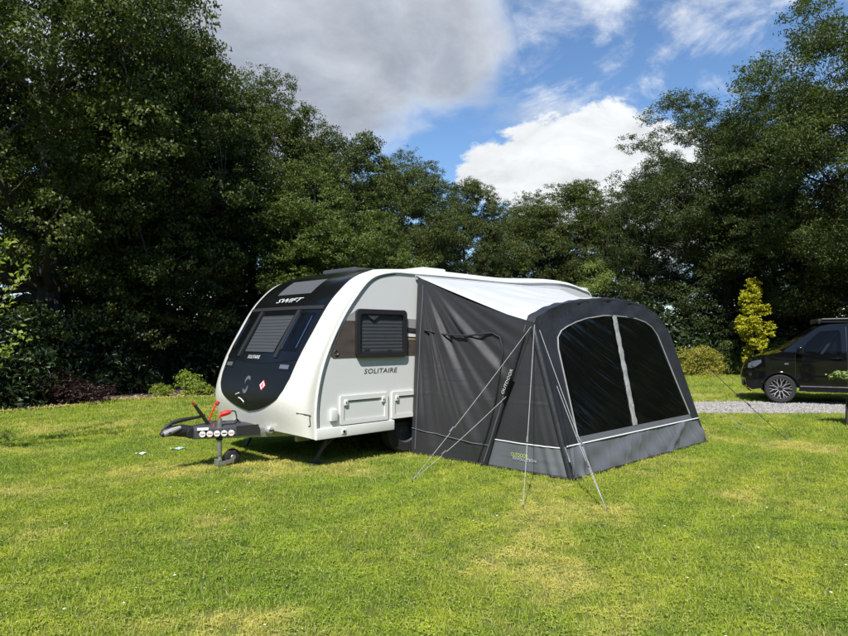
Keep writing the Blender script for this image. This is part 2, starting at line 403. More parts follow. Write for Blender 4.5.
def lettering(text, height, fn, m, parent, name='lettering', shear=0.0, width=None, thick=.002):
    cu = bpy.data.curves.new(name, 'FONT'); cu.body = text; cu.size = 1; cu.shear = shear; cu.resolution_u = 2
    ob = bpy.data.objects.new(name, cu); col.objects.link(ob); bpy.context.view_layer.update()
    me = bpy.data.meshes.new_from_object(ob); col.objects.unlink(ob); bpy.data.objects.remove(ob); bpy.data.curves.remove(cu)
    co = np.array([v.co[:2] for v in me.vertices]); lo = co.min(0); hi = co.max(0)
    sc = height / (hi[1] - lo[1]); sx = (width / (hi[0] - lo[0])) if width else sc
    for v in me.vertices:
        v.co = fn((v.co.x - (lo[0] + hi[0]) / 2) * sx, (v.co.y - (lo[1] + hi[1]) / 2) * sc)
    me.materials.clear(); me.update()
    return link(name, me, m, parent, smooth=False)


# ------------------------------------------------------------------ ground
def sheet(name, pts, z, m, label=None):
    me = bpy.data.meshes.new(name); me.from_pydata([(x, y, z) for x, y in pts], [], [tuple(range(len(pts)))]); me.update()
    o = link(name, me, m, None, smooth=False); tag(o, kind='structure'); return o


sheet('lawn', [(-900, -300), (900, -300), (900, 1500), (-900, 1500)], 0.0, 'lawn')
BED = [(-30, 9.0), (-12, 11.0), (-8.9, 12.7), (-8.2, 13.9), (-7.6, 15.0), (-7.0, 15.7), (-5.8, 16.3), (-3.5, 17.4), (0, 20.0), (5, 23.0), (10.2, 24.6), (13, 25.0), (19, 28.0), (30, 31), (45, 34)]
rg = random.Random(3)
_bx = np.linspace(-30, 45, 190); _by = np.interp(_bx, [p[0] for p in BED], [p[1] for p in BED]) + np.array([rg.uniform(-.12, .12) for _ in _bx])
sheet('soil_bed', [(a, b) for a, b in zip(_bx, _by)] + [(45, 90), (-60, 90), (-60, 9)], .012, 'soil')
_e = []
for i in range(60):
    x = 4.2 + 36 * i / 59; _e.append((x, 13.15 - .006 * (x - 5) - .42 * max(0, x - 9.3) + rg.uniform(-.06, .06) + (1.15 * max(0, 1 - (x - 4.2) / .9) ** 2)))
_f = []
for i in range(60):
    x = 4.2 + 36 * i / 59; _f.append((x, 15.35 + .06 * (x - 5) + rg.uniform(-.07, .07) - (1.0 * max(0, 1 - (x - 4.2) / .9) ** 2)))
DRIVE = _e + _f[::-1]
sheet('gravel_drive', DRIVE, .008, 'gravel')


DR = lambda x: 13.12 - .42 * np.maximum(0, x - 9.3)
def in_drive(x, y): return 4.2 < x and 13.1 < y < 15.35 + .06 * (x - 5)
def bed_y(x): return np.interp(x, _bx, _by)


# ------------------------------------------------------------------ caravan
TH = R(45.5)
PX, PY = -.16, 8.74
FW = (-math.sin(TH), -math.cos(TH)); OV = (math.cos(TH), -math.sin(TH))
CRZ = math.atan2(FW[1], FW[0])


def loc2w(x, y, z=0.0): return (PX + x * FW[0] + y * OV[0], PY + x * FW[1] + y * OV[1], z)


CA = np.array([(1.58, .36), (1.585, .75), (1.50, 1.19), (1.31, 1.62), (1.0, 2.08), (.72, 2.35), (.40, 2.44), (0, 2.455), (-2, 2.46), (-4.3, 2.455), (-4.6, 2.38), (-4.72, 2.15), (-4.75, 1.2), (-4.75, .36)])
CB = np.array([(1.79, .43), (1.89, .85), (1.77, 1.22), (1.52, 1.66), (1.22, 2.10), (.89, 2.36), (.50, 2.50), (.05, 2.55), (-2, 2.57), (-4.3, 2.555), (-4.72, 2.45), (-4.86, 2.2), (-4.9, 1.2), (-4.88, .36)])
CW = 2.26; NS = 3.2


def spline(Pn, t):
    n = len(Pn); i = min(int(t), n - 2); s = t - i
    p0, p1, p2, p3 = Pn[max(i - 1, 0)], Pn[i], Pn[i + 1], Pn[min(i + 2, n - 1)]

    def tan(a, b, c):
        l1 = np.linalg.norm(b - a) + 1e-9; l2 = np.linalg.norm(c - b) + 1e-9
        return ((b - a) / l1 * l2 + (c - b) / l2 * l1) / (l1 + l2)
    Ln = np.linalg.norm(p2 - p1)
    m1 = tan(p0, p1, p2) * Ln if i > 0 else p2 - p1
    m2 = tan(p1, p2, p3) * Ln if i < n - 2 else p2 - p1
    return (2 * s**3 - 3 * s * s + 1) * p1 + (s**3 - 2 * s * s + s) * m1 + (-2 * s**3 + 3 * s * s) * p2 + (s**3 - s * s) * m2


def shell(t, yn, off=0.0):
    def raw(t, yn):
        a = spline(CA, t); b = spline(CB, t); w = max(0.0, 1 - abs(yn) ** NS) ** (1 / NS)
        q = a + (b - a) * w; return np.array([q[0], -CW / 2 + yn * CW / 2, q[1]])
    p = raw(t, yn)
    if off:
        e = .01; yy = max(-.985, min(.985, yn)); tt = max(.02, min(12.98, t))
        du = raw(tt + e, yy) - raw(tt - e, yy); dv = raw(tt, yy + e) - raw(tt, yy - e)
        n = np.cross(dv, du); n /= np.linalg.norm(n) + 1e-9
        c = np.array([-1.6, -CW / 2, 1.2]); n = n if n @ (p - c) > 0 else -n
        p = p + n * off
    return Vector(p)


YN = np.sin(np.linspace(-math.pi / 2, math.pi / 2, 45))


def build_caravan():
    cv = empty('caravan', (PX, PY, 0), CRZ)
    tag(cv, 'white touring caravan with black front panel and raised tow hitch, parked on the lawn', 'caravan')

    def patch(name, m, t0, t1, hw, off=.006, nt=18, ny=20, c=0.0, under=-.004):
        """panel of the curved shell: t0(y), t1(y) limits along the profile, hw(t) half width"""
        top = []; bot = []
        for i in range(nt + 1):
            r1 = []; r2 = []
            for j in range(ny + 1):
                k = -1 + 2 * j / ny
                tm = t0(k) + (t1(k) - t0(k)) * i / nt
                y = c + k * hw(tm)
                r1.append(shell(tm, y, off)); r2.append(shell(tm, y, under))
            top.append(r1); bot.append(r2)
        return MB().slab(top, bot).build(name, m, par, angle=40)
    # shell
    for nm, m, a, b, n in (('front_moulding', 'cream', 0, 5.8, 70), ('roof', 'trim', 5.8, 9.4, 26), ('rear_panel', 'cream', 9.4, 13, 30)):
        MB().grid([[shell(a + (b - a) * i / n, y) for y in YN] for i in range(n + 1)]).build(nm, m, cv, angle=60)
    side = [tuple(spline(CA, 13 * i / 130)) for i in range(131)]
    arch = [(.36, .36), (.36, .50)] + [(.36 - 1.55 * (1 - math.cos(R(a))) / 2, .50 + .17 * math.sin(R(a))) for a in range(15, 180, 15)] + [(-1.19, .50), (-1.19, .36)]
    near = side[:1] + arch[::1] + []
    outline = side + arch[::-1]
    plate([outline], lambda x, z, o: (x, -.03 + o, z), .03, 'side_wall', 'white', cv, smooth=False)
    plate([side], lambda x, z, o: (x, -CW + .03 - o, z), .03, 'side_wall', 'white', cv, smooth=False)
    MB().box((-1.6, -CW / 2, .40), (6.1, CW - .12, .06)).build('floor', 'blackm', cv, smooth=False)
    # wheel housing and wheels (twin axle)
    for s in (0, 1):
        y0 = -.16 if s == 0 else -CW + .16
        MB().box((-.41, y0 - (.17 if s == 0 else -.17), .56), (1.62, .03, .4)).build('wheel_housing', 'blackm', cv, smooth=False)
        for wx in (.03, -.86):
            w = MB().lathe([(.19, .09), (.30, .095), (.325, .075), (.333, 0), (.325, -.075), (.30, -.095), (.19, -.09)], 36, (wx, y0 - .02 * (1 - 2 * s), .333)).build('wheel', 'tyre', cv)
            sg = 1 if s == 0 else -1
            MB().lathe([(.0, .07 * sg), (.06, .075 * sg), (.08, .05 * sg), (.17, .06 * sg), (.195, .09 * sg), (.20, .05 * sg)], 30, (wx, y0 - .02 * (1 - 2 * s), .333)).build('rim', 'grey', w)
    # chassis rails, axles, steadies
    for y in (-.55, -1.71):
        MB().bar((1.5, y, .33), (-4.5, y, .33), .06, .12).build('chassis_rail', 'steel', cv, smooth=False)
    for x, y in ((1.18, -.28), (1.18, -1.98), (-4.2, -.28), (-4.2, -1.98)):
        MB().bar((x, y, .37), (x + .22, y, .03), .035, .04, .006).bar((x - .12, y, .36), (x + .12, y, .17), .02, .02).box((x + .22, y, .02), (.16, .12, .02), bev=.005).build('corner_steady', 'grey', cv)
    # skirt rail along the side
    MB().box((.97, .012, .425), (1.24, .036, .13), bev=.012).build('skirt_rail', 'trim', cv)
    MB().box((-2.97, .012, .425), (3.56, .036, .13), bev=.012).build('skirt_rail', 'trim', cv)
    o = MB().box((1.19, .034, .425), (.07, .012, .06), bev=.006).build('steady_socket', 'trim', cv)
    MB().lathe([(0, .010), (.018, .010), (.020, 0)], 12, (1.19, .036, .425)).build('socket_hole', 'blackm', o)
    # awning rail round the front and roof edge, both sides
    for y in (.004, -CW - .004):
        MB().tube([(x, y, z) for x, z in side[0:100:1]], .016, 8).build('awning_rail', 'trim', cv)
        MB().tube([(x - .045, y * .5 if y > 0 else y, z - .018) for x, z in side[4:62:1]], .007, 6).build('edge_seal', 'grey', cv)
    # black nose: lower shield, window unit, sunroof panel
    par = cv
    hwx = [.50, .56, .62, .7, .8, .9, 1.0, 1.3, 1.65, 2.3, 3, 3.5, 4.4, 5.3, 5.7, 6.1]
    hwy = [.0, .16, .27, .37, .47, .55, .61, .69, .735, .76, .775, .785, .79, .76, .74, .70]
    hw = lambda t: interp(t, hwx, hwy)
    cut = lambda k: 2.06 + .14 * k * k
    sh = patch('front_shield', 'shield', lambda k: .505, lambda k: cut(k) + .02, hw, .010, 34, 28, c=.03)
    par = cv
    wu = patch('front_window', 'black', lambda k: cut(k), lambda k: 3.68, hw, .016, 24, 28, c=.03)
    sr = patch('sunroof', 'black', lambda k: 3.66, lambda k: 6.05, hw, .014, 26, 28, c=.03)
    # front window: grey blind behind the centre pane, side panes, mullions and trims
    par = wu
    patch('blind', 'blind', lambda k: 2.37, lambda k: 3.44, lambda t: .315 + .025 * (t - 2.37), .0175, 30, 8)
    for i in range(11):
        t = 2.46 + .095 * i
        patch('blind_pleat', 'bpleat', lambda k: t, lambda k: t + .014, lambda q: .31 + .025 * (q - 2.37), .0195, 1, 8)
    patch('centre_pane', 'winglass', lambda k: 2.34, lambda k: 3.47, lambda t: .335 + .025 * (t - 2.37), .024, 16, 10, under=.021)
    for s in (-1, 1):
        patch('side_pane', 'winglass', lambda k: 2.42, lambda k: 3.50, lambda t: .14, .026, 14, 6, c=s * .58, under=.0172)
        patch('mullion', 'blackm', lambda k: 2.22, lambda k: 3.57, lambda t: .030, .034, 14, 2, c=s * .405)
        patch('window_trim', 'chrome', lambda k: 2.45, lambda k: 3.48, lambda t: .006, .033, 14, 1, c=s * .455)
        patch('window_trim', 'chrome', lambda k: 2.5, lambda k: 3.40, lambda t: .006, .031, 14, 1, c=s * .70)
    par = cv
    # sunroof glass
    par = sr
    patch('sunroof_pane', 'bpleat', lambda k: 4.2, lambda k: 5.0, lambda t: .36, .017, 10, 10)
    patch('sunroof_pane', 'winglass', lambda k: 5.1, lambda k: 5.9, lambda t: .34, .017, 10, 10)
    patch('sunroof_lip', 'blackm', lambda k: 3.60, lambda k: 3.70, lambda t: .77, .026, 3, 24, c=.03)
    lettering('SWIFT', .056, lambda a, b: shell(3.93 + b * 2.6, .03 + a / (CW / 2), .017), 'letter', sr, shear=.35, width=.62)
    lettering('SOLITAIRE', .036, lambda a, b: shell(2.22 + b * 2.6, -.05 + a / (CW / 2), .019), 'letter', wu, width=.30)
    # shield details: badge, diamond, handle, marker lamps
    par = sh

    def arcbadge(cy, ct, ry, rt, a0, a1, w, m='badge', nm='badge'):
        P1 = []; P2 = []
        for i in range(15):
            a = R(a0 + (a1 - a0) * i / 14); wd_ = w * math.sin(math.pi * (i + .6) / 15.2)
            r1 = []; r2 = []
            for k in (-1, 1):
                y = cy + (ry + k * wd_) * math.cos(a); t = ct + (rt + k * wd_ * 2.6) * math.sin(a)
                r1.append(shell(t, y, .016)); r2.append(shell(t, y, .009))
            P1.append(r1); P2.append(r2)
        MB().slab(P1, P2).build(nm, m, sh)
    arcbadge(.015, 1.42, .045, .15, 20, 200, .022); arcbadge(-.005, 1.24, .045, .15, 200, 380, .022)
    for s_, m_, o_ in ((1.0, 'red', .013), (.80, 'sticker', .015)):
        c = [(0, .175), (.062, 0), (0, -.175), (-.062, 0)]
        v = [shell(1.36 + b * s_, .345 + a * s_, o_) for a, b in c]; v2 = [shell(1.36 + b * s_, .345 + a * s_, .009) for a, b in c]
        MB().add(v + v2, [(0, 1, 2, 3), (0, 4, 5, 1), (1, 5, 6, 2), (2, 6, 7, 3), (3, 7, 4, 0)]).build('diamond_sticker', m_, sh, smooth=False)
    lettering('4', .075, lambda a, b: shell(1.36 + b * 2.6, .345 + a / (CW / 2), .0175), 'red', sh)
    MB().tube([shell(.86, -.13, .012), shell(.90, -.09, .04), shell(.88, -.02, .05), shell(.80, .03, .045), shell(.74, .0, .03), shell(.73, -.04, .012)], .007, 8).build('locker_handle', 'letter', sh)
    MB().tube([shell(.97, -.20, .012), shell(1.03, -.12, .02)], .008, 8).build('locker_catch', 'letter', sh)
    for s in (-1, 1):
        patch('marker_lamp', 'lamp', lambda k: 1.93, lambda k: 2.05, lambda t: .075, .02, 4, 5, c=.03 + s * .60)
        patch('lamp_bezel', 'black', lambda k: 1.87, lambda k: 2.10, lambda t: .10, .014, 4, 5, c=.03 + s * .60)
    # recessed step low on the moulding corner
    par = cv
    for s in (-1, 1):
        MB().tube([shell(.69, s * .90, .004), shell(.70, s * .975, .004), shell(.70, s * .997, .004)], .007, 6).tube([shell(.66, s * .994, .004), shell(.40, s * .994, .004), shell(.36, s * .985, .004)], .005, 6).build('step_recess', 'grey', cv)
    # side details
    pl = lambda x, z, o: (x, .001 + o, z)
    # bronze graphic with silver flash
    g = plate([[(1.365, 1.345), (1.385, 1.38), (1.355, 1.47), (1.29, 1.60), (1.19, 1.76), (1.155, 1.80), (1.0, 1.80), (-.10, 1.70), (-.10, 1.335), (1.33, 1.325)]], pl, .003, 'side_graphic', 'bronze', cv, smooth=False)
    plate([[(1.13, 1.835), (1.0, 1.925), (.98, 1.79), (1.14, 1.79)]], pl, .006, 'graphic_flash', 'silver', g, smooth=False)
    plate([[(.14, 1.84), (-.10, 1.83), (-.10, 1.70), (.14, 1.72)]], pl, .006, 'graphic_flash', 'silver', g, smooth=False)
    plate([[(.14, 1.72), (-.10, 1.70), (-.10, 1.65), (.14, 1.66)]], pl, .008, 'graphic_stripe', 'letterd', g, smooth=False)
    plate([[(.14, 1.64), (-.10, 1.62), (-.10, 1.585), (.14, 1.595)]], pl, .008, 'graphic_stripe', 'sticker', g, smooth=False)
    plate([[(.14, 1.575), (-.10, 1.56), (-.10, 1.545), (.14, 1.55)]], pl, .008, 'graphic_stripe', 'litter1', g, smooth=False)
    MB().lathe([(.026, .004), (.029, .010), (.036, .010), (.039, .004)], 24, (1.29, .004, 1.395)).build('graphic_emblem', 'chrome', g)
    # side window
    fr = plate([rrect(.14, 1.0, 1.32, 1.945, .06), rrect(.20, .945, 1.385, 1.885, .045)], lambda x, z, o: (x, .003 + o, z), .045, 'side_window', 'blackm', cv)
    z = 1.385; P1 = []
    for i in range(23):
        zz = 1.385 + .50 * i / 22; P1.append([(.2, .012 + (.004 if i % 2 else 0), zz), (.945, .012 + (.004 if i % 2 else 0), zz)])
    MB().grid(P1).build('blind', 'blind', fr, smooth=False)
    plate([rrect(.195, .95, 1.38, 1.89, .045)], lambda x, z, o: (x, .030 + o, z), .004, 'pane', 'winglass', fr, smooth=False)
    plate([[(.84, 1.875), (.60, 1.875), (.72, 1.80)]], lambda x, z, o: (x, .0345 + o, z), .001, 'window_sticker', 'grey', fr, smooth=False)
    MB().box((.83, .038, 1.42), (.09, .008, .025), bev=.003).build('window_catch', 'blackm', fr)
    MB().box((.45, .038, 1.41), (.07, .02, .02), bev=.004).build('window_catch', 'blackm', fr)
    lettering('SOLITAIRE', .062, lambda a, b: (.565 - a, .004, 1.150 + b), 'letterd', cv, shear=.15, width=.57)
    # lockers
    for x0, x1 in ((.46, 1.24), (-.22, .39)):
        lk = plate([rrect(x0, x1, .505, .86, .02), rrect(x0 + .055, x1 - .055, .555, .80, .012)], lambda x, z, o: (x, .002 + o, z), .024, 'locker', 'trim', cv)
        plate([rrect(x0 + .058, x1 - .058, .558, .797, .012)], lambda x, z, o: (x, .002 + o, z), .010, 'locker_door', 'white', lk, smooth=False)
        MB().box(((x0 + x1) / 2, .016, .792), (x1 - x0 - .26, .012, .010)).build('locker_gap', 'grey', lk, smooth=False)
        for xx in (x0 + .085, x1 - .085):
            kn = MB().box((xx, .026, .775), (.055, .022, .07), bev=.008).build('lock', 'trim', lk)
            MB().lathe([(0, .004), (.009, .004), (.010, 0)], 10, (xx, .037, .775)).build('keyhole', 'blackm', kn)
    MB().box((1.34, .022, .638), (.10, .045, .145), bev=.012).build('socket_box', 'trim', cv)
    # roof fittings
    MB().box((-.95, -.75, 2.60), (.5, .5, .09), bev=.03).build('rooflight', 'trim', cv)
    MB().box((.12, -1.13, 2.545), (.62, .75, .07), bev=.03).build('rooflight', 'grey', cv)
    MB().box((-3.6, -1.3, 2.61), (.4, .4, .08), bev=.03).build('rooflight', 'trim', cv)
    MB().box((-3.7, -.10, 2.485), (1.9, .07, .05), bev=.015).build('roof_rail', 'trim', cv)
    # ---- drawbar and hitch
    dr = MB().bar((1.5, -.55, .40), (2.62, -1.07, .42), .06, .11, .006).bar((1.5, -1.71, .40), (2.62, -1.19, .42), .06, .11, .006).build('drawbar', 'steel', cv)
    top = []; bot = []
    for i in range(13):
        x = 1.92 + .70 * i / 12; w = .42 - .29 * i / 12; h = .505 + .015 * math.sin(i / 12 * 3.1); rt = []; rb = []
        for j in range(9):
            k = -1 + 2 * j / 8; rt.append((x, -1.13 + k * w, h - .035 * abs(k) ** 4)); rb.append((x, -1.13 + k * w * 1.02, .385))
        top.append(rt); bot.append(rb)
    cov = MB().slab(top, bot).build('drawbar_cover', 'grey', cv, angle=50)
    plate([[(0, 0), (.34, .01), (.34, .12), (.02, .13)]], lambda x, z, o: (1.93 + x * .75, -.705 - x * .31 + .006 + o, .385 + z), .012, 'cover_panel', 'blackm', cov, smooth=False)
    for i, (m2) in enumerate(('pink', 'pink', 'pink', 'blackm', 'pink')):
        k = i / 4; x = 2.545 - .30 * k; yy = -.955 + .138 * k
        n = Vector((.38, .925, 0)); tv = Vector((.925, -.38, 0)); c0 = Vector((x, yy, .43)) + n * .004
        mb = MB(); ring = [c0 + tv * .036 * math.cos(R(a)) + Vector((0, 0, .036 * math.sin(R(a)))) for a in range(0, 360, 20)]
        mb.add([p + n * .012 for p in ring] + list(ring), [tuple(range(18))] + [(j, (j + 1) % 18, (j + 1) % 18 + 18, j + 18) for j in range(18)])
        st = mb.build('round_sticker', 'sticker', cov, smooth=False)
        MB().bar(c0 + n * .013 - tv * .024, c0 + n * .013 + tv * .024, .004, .012).build('sticker_print', m2, st, smooth=False)
    c0 = Vector((2.54, -.955, .49)) + Vector((.38, .925, 0)) * .002
    MB().bar(c0 + Vector((.06, -.025, 0)), c0 - Vector((.06, -.025, 0)), .02, .03).build('white_label', 'sticker', cov, smooth=False)
    # coupling head with stabiliser handle
    hd = MB().tube([(2.60, -1.13, .45), (2.72, -1.13, .47), (2.84, -1.13, .48), (2.93, -1.13, .465), (2.965, -1.13, .44)], [.07, .075, .062, .05, .03], 14).build('coupling_head', 'blackm', cv)
    MB().tube([(2.95, -1.085, .455), (2.86, -1.075, .49), (2.76, -1.07, .52)], [.03, .034, .022], 10).build('friction_pad_cover', 'silver', hd)
    MB().lathe([(0, .012), (.013, .012), (.014, 0)], 12, (2.90, -1.045, .47)).build('pad_bolt', 'blackm', hd)
    MB().tube([(2.955, -1.13, .50), (2.84, -1.13, .575), (2.70, -1.13, .60), (2.52, -1.13, .615), (2.43, -1.13, .63)], [.014, .026, .024, .018, .014], 10).build('coupling_handle', 'blackm', hd)
    MB().lathe([(0, -.05), (.06, -.05), (.07, 0), (.06, .05), (0, .05)], 14, (2.63, -1.08, .44)).build('gaiter', 'blackm', cv)
    # jockey wheel
    jk = MB().tube([(2.34, -.93, .16), (2.34, -.93, .60)], .030, 14).build('jockey_post', 'steel', cv)
    MB().tube([(2.34, -.93, .34), (2.34, -.93, .44)], .040, 14).build('jockey_clamp', 'blackm', jk)
    MB().tube([(2.33, -.93, .10), (2.34, -.93, .36)], .021, 12).build('inner_tube', 'steel', jk)
    MB().bar((2.36, -.90, .055), (2.16, -.90, .075), .014, .05, .004).bar((2.36, -1.0, .055), (2.16, -1.0, .075), .014, .05, .004).box((2.345, -.95, .07), (.05, .11, .08), bev=.006).build('wheel_fork', 'steel', jk)
    jw = MB().lathe([(.03, .03), (.085, .032), (.105, .02), (.108, 0), (.105, -.02), (.085, -.032), (.03, -.03)], 26, (2.16, -.95, .108)).build('jockey_wheel', 'tyre', jk)
    MB().lathe([(0, .036), (.03, .036), (.035, .03)], 14, (2.16, -.95, .108)).build('hub', 'steel', jw)
    MB().tube([(2.34, -.93, .60), (2.33, -.93, .64)], .014, 8).tube([(2.33, -.93, .645), (2.27, -.90, .665), (2.22, -.88, .675)], [.030, .034, .022], 10).build('winding_handle', 'red', jk)
    MB().tube([(2.38, -.985, .53), (2.40, -.98, .47), (2.36, -.95, .455), (2.37, -.93, .43)], .014, 8).build('clamp_lever', 'red', jk)
    MB().tube([(2.40, -1.10, .52), (2.50, -1.10, .66), (2.58, -1.10, .77)], [.022, .022, .018], 10).build('handbrake_lever', 'blackm', cv)
    MB().tube([(2.575, -1.10, .763), (2.61, -1.10, .80)], .013, 8).build('handbrake_button', 'red', cv)
    MB().tube([(2.35, -1.2, .53), (2.30, -1.2, .66), (2.25, -1.2, .74)], .010, 8).tube([(2.25, -1.2, .74), (2.22, -1.2, .775)], [.028, .022], 8).build('stabiliser_lever', 'red', cv)
    # cables
    pts = [(2.24, -.88, .675), (2.17, -.92, .68), (2.11, -.97, .66), (2.08, -1.0, .60), (2.07, -1.0, .52)]
    MB().tube(pts, .008, 6).tube([(2.07, -1.0, .515), (2.08, -1.0, .56)], [.045, .018], 10).build('electric_cable', 'blackm', cv)
    MB().tube([(2.45, -1.13, .60), (2.40, -1.1, .56), (2.3, -1.05, .55), (2.2, -1.05, .545)], .006, 6).build('breakaway_cable', 'blackm', cv)
    # side lamp on the drawbar end
    lp = MB().lathe([(.0, .03), (.035, .028), (.052, .01), (.055, -.04)], 20, (1.83, -.62, .44)).build('drawbar_lamp', 'silver', cv)
    MB().bar((1.80, -.587, .44), (1.86, -.587, .44), .006, .012).build('lamp_badge', 'blackm', lp, smooth=False)
    MB().bar((1.84, -.70, .42), (1.84, -.70, .20), .05, .05, .01).build('front_bracket', 'blackm', cv)
    return cv


build_caravan()


# ------------------------------------------------------------------ awning
def build_awning():
    aw = empty('awning', (PX, PY, 0), CRZ)
    tag(aw, 'charcoal inflatable porch awning with pale canopy and smoked window, pitched against the caravan', 'awning')
    T = Vector((-.10, 1.955, 1.76)); C = Vector((-.13, 2.46, 0)); Q1 = Vector((-.05, 1.28, 0)); E0 = Vector((.03, .01, 0)); PT = Vector((-.06, .045, 2.415))
    ax = [-.10, -.14, -.4, -.75, -1.27, -2.0, -2.6, -2.95, -3.24, -3.42, -3.55, -3.58]
    az = [1.74, 1.80, 1.90, 1.99, 2.07, 2.13, 2.11, 2.06, 1.96, 1.84, 1.70, 1.60]
    ztop = lambda x: interp(-x, [-q for q in ax], az)
    fy = lambda z: 2.46 - .288 * z
    nrm = Vector((0, .961, .277))
    rr = random.Random(9)

    def fs(x, z, o=0.0): return Vector((x, fy(z), z)) + nrm * o
    kr = random.Random(17)
    CR = [(kr.uniform(0, 3.7), kr.uniform(-.9, .9), kr.uniform(.012, .03), kr.uniform(-.006, .008)) for _ in range(26)]

    def creases(a, b):
        return sum(h * math.exp(-((a - x0 - sl * (b - .18)) / w) ** 2) for x0, sl, w, h in CR)
    PK = [(kr.choice((0, 1)), kr.uniform(.1, 2.2), kr.uniform(-.06, .06), kr.uniform(.008, .016), kr.uniform(-.0035, .0035)) for _ in range(16)]

    def packing(y, z):
        # straight fold lines left from the carry bag
        return sum(h * math.exp(-((((y if k == 0 else z) + tl * (z if k == 0 else y)) - c0) / w) ** 2) for k, c0, tl, w, h in PK)
    # canopy
    def cano(a, w):
        x0 = -.06 - 3.50 * a; x1 = -.10 - 3.46 * a; top = Vector((x0, .04, 2.42)); fr = Vector((x1, fy(ztop(x1)), ztop(x1)))
        p = top.lerp(fr, w); sag = .075 * math.sin(math.pi * w) * (.35 + .65 * math.sin(math.pi * a))
        p.z -= sag; p.z += .010 * math.sin(a * 34 + 2.5 * w) * math.sin(math.pi * w) + .006 * math.sin(a * 71 + 6 * w) * w
        return p
    MB().grid([[cano(a / 60, w / 30 * .94) for w in range(31)] for a in range(61)]).build('canopy', 'canopy', aw, angle=60)
    MB().grid([[cano(a / 60, .94 + w / 4 * .06) + Vector((0, 0, .001)) for w in range(5)] for a in range(61)]).build('canopy_front_band', 'fabricd', aw, angle=60)
    MB().tube([(-.03, .03, 2.425), (-3.6, .03, 2.425)], .012, 8).build('keder_strip', 'canopy', aw)
    # near side wall: folds run from the top corner at the caravan towards the pole foot
    def wall(p, q, sx=1, xo=0.0):
        b = E0.lerp(Q1, p); t = PT.lerp(T, p); t.z -= .05 * math.sin(math.pi * p)
        v = b.lerp(t, q)
        dy = v.y - .05; dz = 2.46 - v.z; ang = math.atan2(dy, dz + .05); rad = math.hypot(dy, dz)
        edge = min(1, 5 * p, 5 * (1 - p)) * min(1, 6 * (1 - q)) * (.25 + .75 * min(1, 3 * q))
        f = .026 * math.sin(ang * 17 + .8) + .020 * math.sin(ang * 37 + 2.0 + rad) + .012 * math.sin(ang * 61 + 3 * q)
        lowf = .012 * math.sin(7 * p + 18 * q) * (1 - q) ** 3
        v.x += (f * (.25 + .6 * min(1, rad)) + lowf + packing(v.y, v.z)) * edge + .035 * math.sin(math.pi * p) * math.sin(math.pi * q); return v
    zs = lambda q0, q1, n, m=120: [[wall(j / m, q0 + (q1 - q0) * i / n) for j in range(m + 1)] for i in range(n + 1)]
    MB().grid(zs(.145, 1, 110)).build('side_wall', 'fabric', aw, angle=80)
    MB().grid(zs(.012, .145, 16)).build('side_skirt', 'fabric', aw, angle=80)
    off = Vector((.012, 0, 0))
    MB().tube([wall(j / 30, .145) + off * .6 for j in range(31)], .006, 6).build('wall_seam', 'fabric2', aw)
    # zipped door flap outline and its tied-back storm flap
    MB().tube([wall(.10, .72) + off, wall(.3, .745) + off, wall(.55, .80) + off, wall(.72, .86) + off], .014, 6).build('door_flap_edge', 'fabricd', aw)
    MB().tube([wall(.72, .86) + off, wall(.79, .85) + off, wall(.84, .78) + off, wall(.88, .62) + off, wall(.90, .4) + off, wall(.90, .2) + off, wall(.89, .03) + off], .010, 6).build('door_zip', 'hem', aw)
    MB().tube([wall(.955, .97 - i * .094) + off for i in range(11)], .008, 6).build('pole_seam', 'fabric2', aw)
    MB().tube([wall(.06, .97 - i * .094) + off * .6 for i in range(11)], .006, 6).build('edge_seam', 'fabric2', aw)
    MB().tube([wall(j / 30, .012) for j in range(31)], .018, 6).build('ground_hem', 'hem', aw)
    # wing panel between the side pole and the front beam
    T2n = T + Vector((0, -.07, .01))

    def wing(p, q):
        b = Q1.lerp(C, p); t = T2n.lerp(T, p); v = b.lerp(t, q)
        crease = .011 * math.sin((p - .75) * 46 + 9 * q) * max(0, 1 - abs(p - .78) * 3) * max(0, 1 - q * 1.6)
        v.x += .05 * math.sin(math.pi * p) * math.sin(math.pi * min(1, q * 1.0 + .15)) + crease + .006 * math.sin(p * 17 + 5 * q) * (1 - q) + packing(v.y, v.z) * min(1, 5 * p, 5 * (1 - p)) * min(1, 4 * (1 - q)); return v
    qs = .195
    MB().grid([[wing(j / 80, qs + (1 - qs) * i / 90) for j in range(81)] for i in range(91)]).build('wing_panel', 'fabric', aw, angle=80)
    ws = MB().grid([[wing(j / 80, .01 + (qs - .01) * i / 16) for j in range(81)] for i in range(17)]).build('wing_skirt', 'fabric2', aw, angle=80)
    MB().tube([wing(j / 20, qs) + Vector((.006, 0, 0)) for j in range(21)], .007, 6).build('wing_piping', 'pipew', aw)
    MB().tube([wing(j / 20, .01) for j in range(21)], .018, 6).build('ground_hem', 'hem', aw)
    MB().tube([wing(0, i / 14) + Vector((.02, -.01, 0)) for i in range(14)], .022, 8).build('side_pole_sleeve', 'fabricd', aw)

    def wtext(a, b, c=(1.83, .185)):
        y = c[0] + a; p = (y - 1.28) / 1.18; v = wing(p, (c[1] + b) / 1.76 + .0); return Vector((v.x + .012, y, c[1] + b))
    lettering('OUTDOOR', .045, lambda a, b: wtext(a - .05, b + .022), 'letterg', ws, width=.24)
    lettering('REVOLUTION', .036, lambda a, b: wtext(a + .015, b - .022), 'letter', ws, width=.32)
    # hanging tie-back tape with lettering along the side pole
    d = Vector((0, .14, .29)).normalized(); nx = Vector((0, d.z, -d.y)); c0 = Vector((.045, 1.665, 1.065))
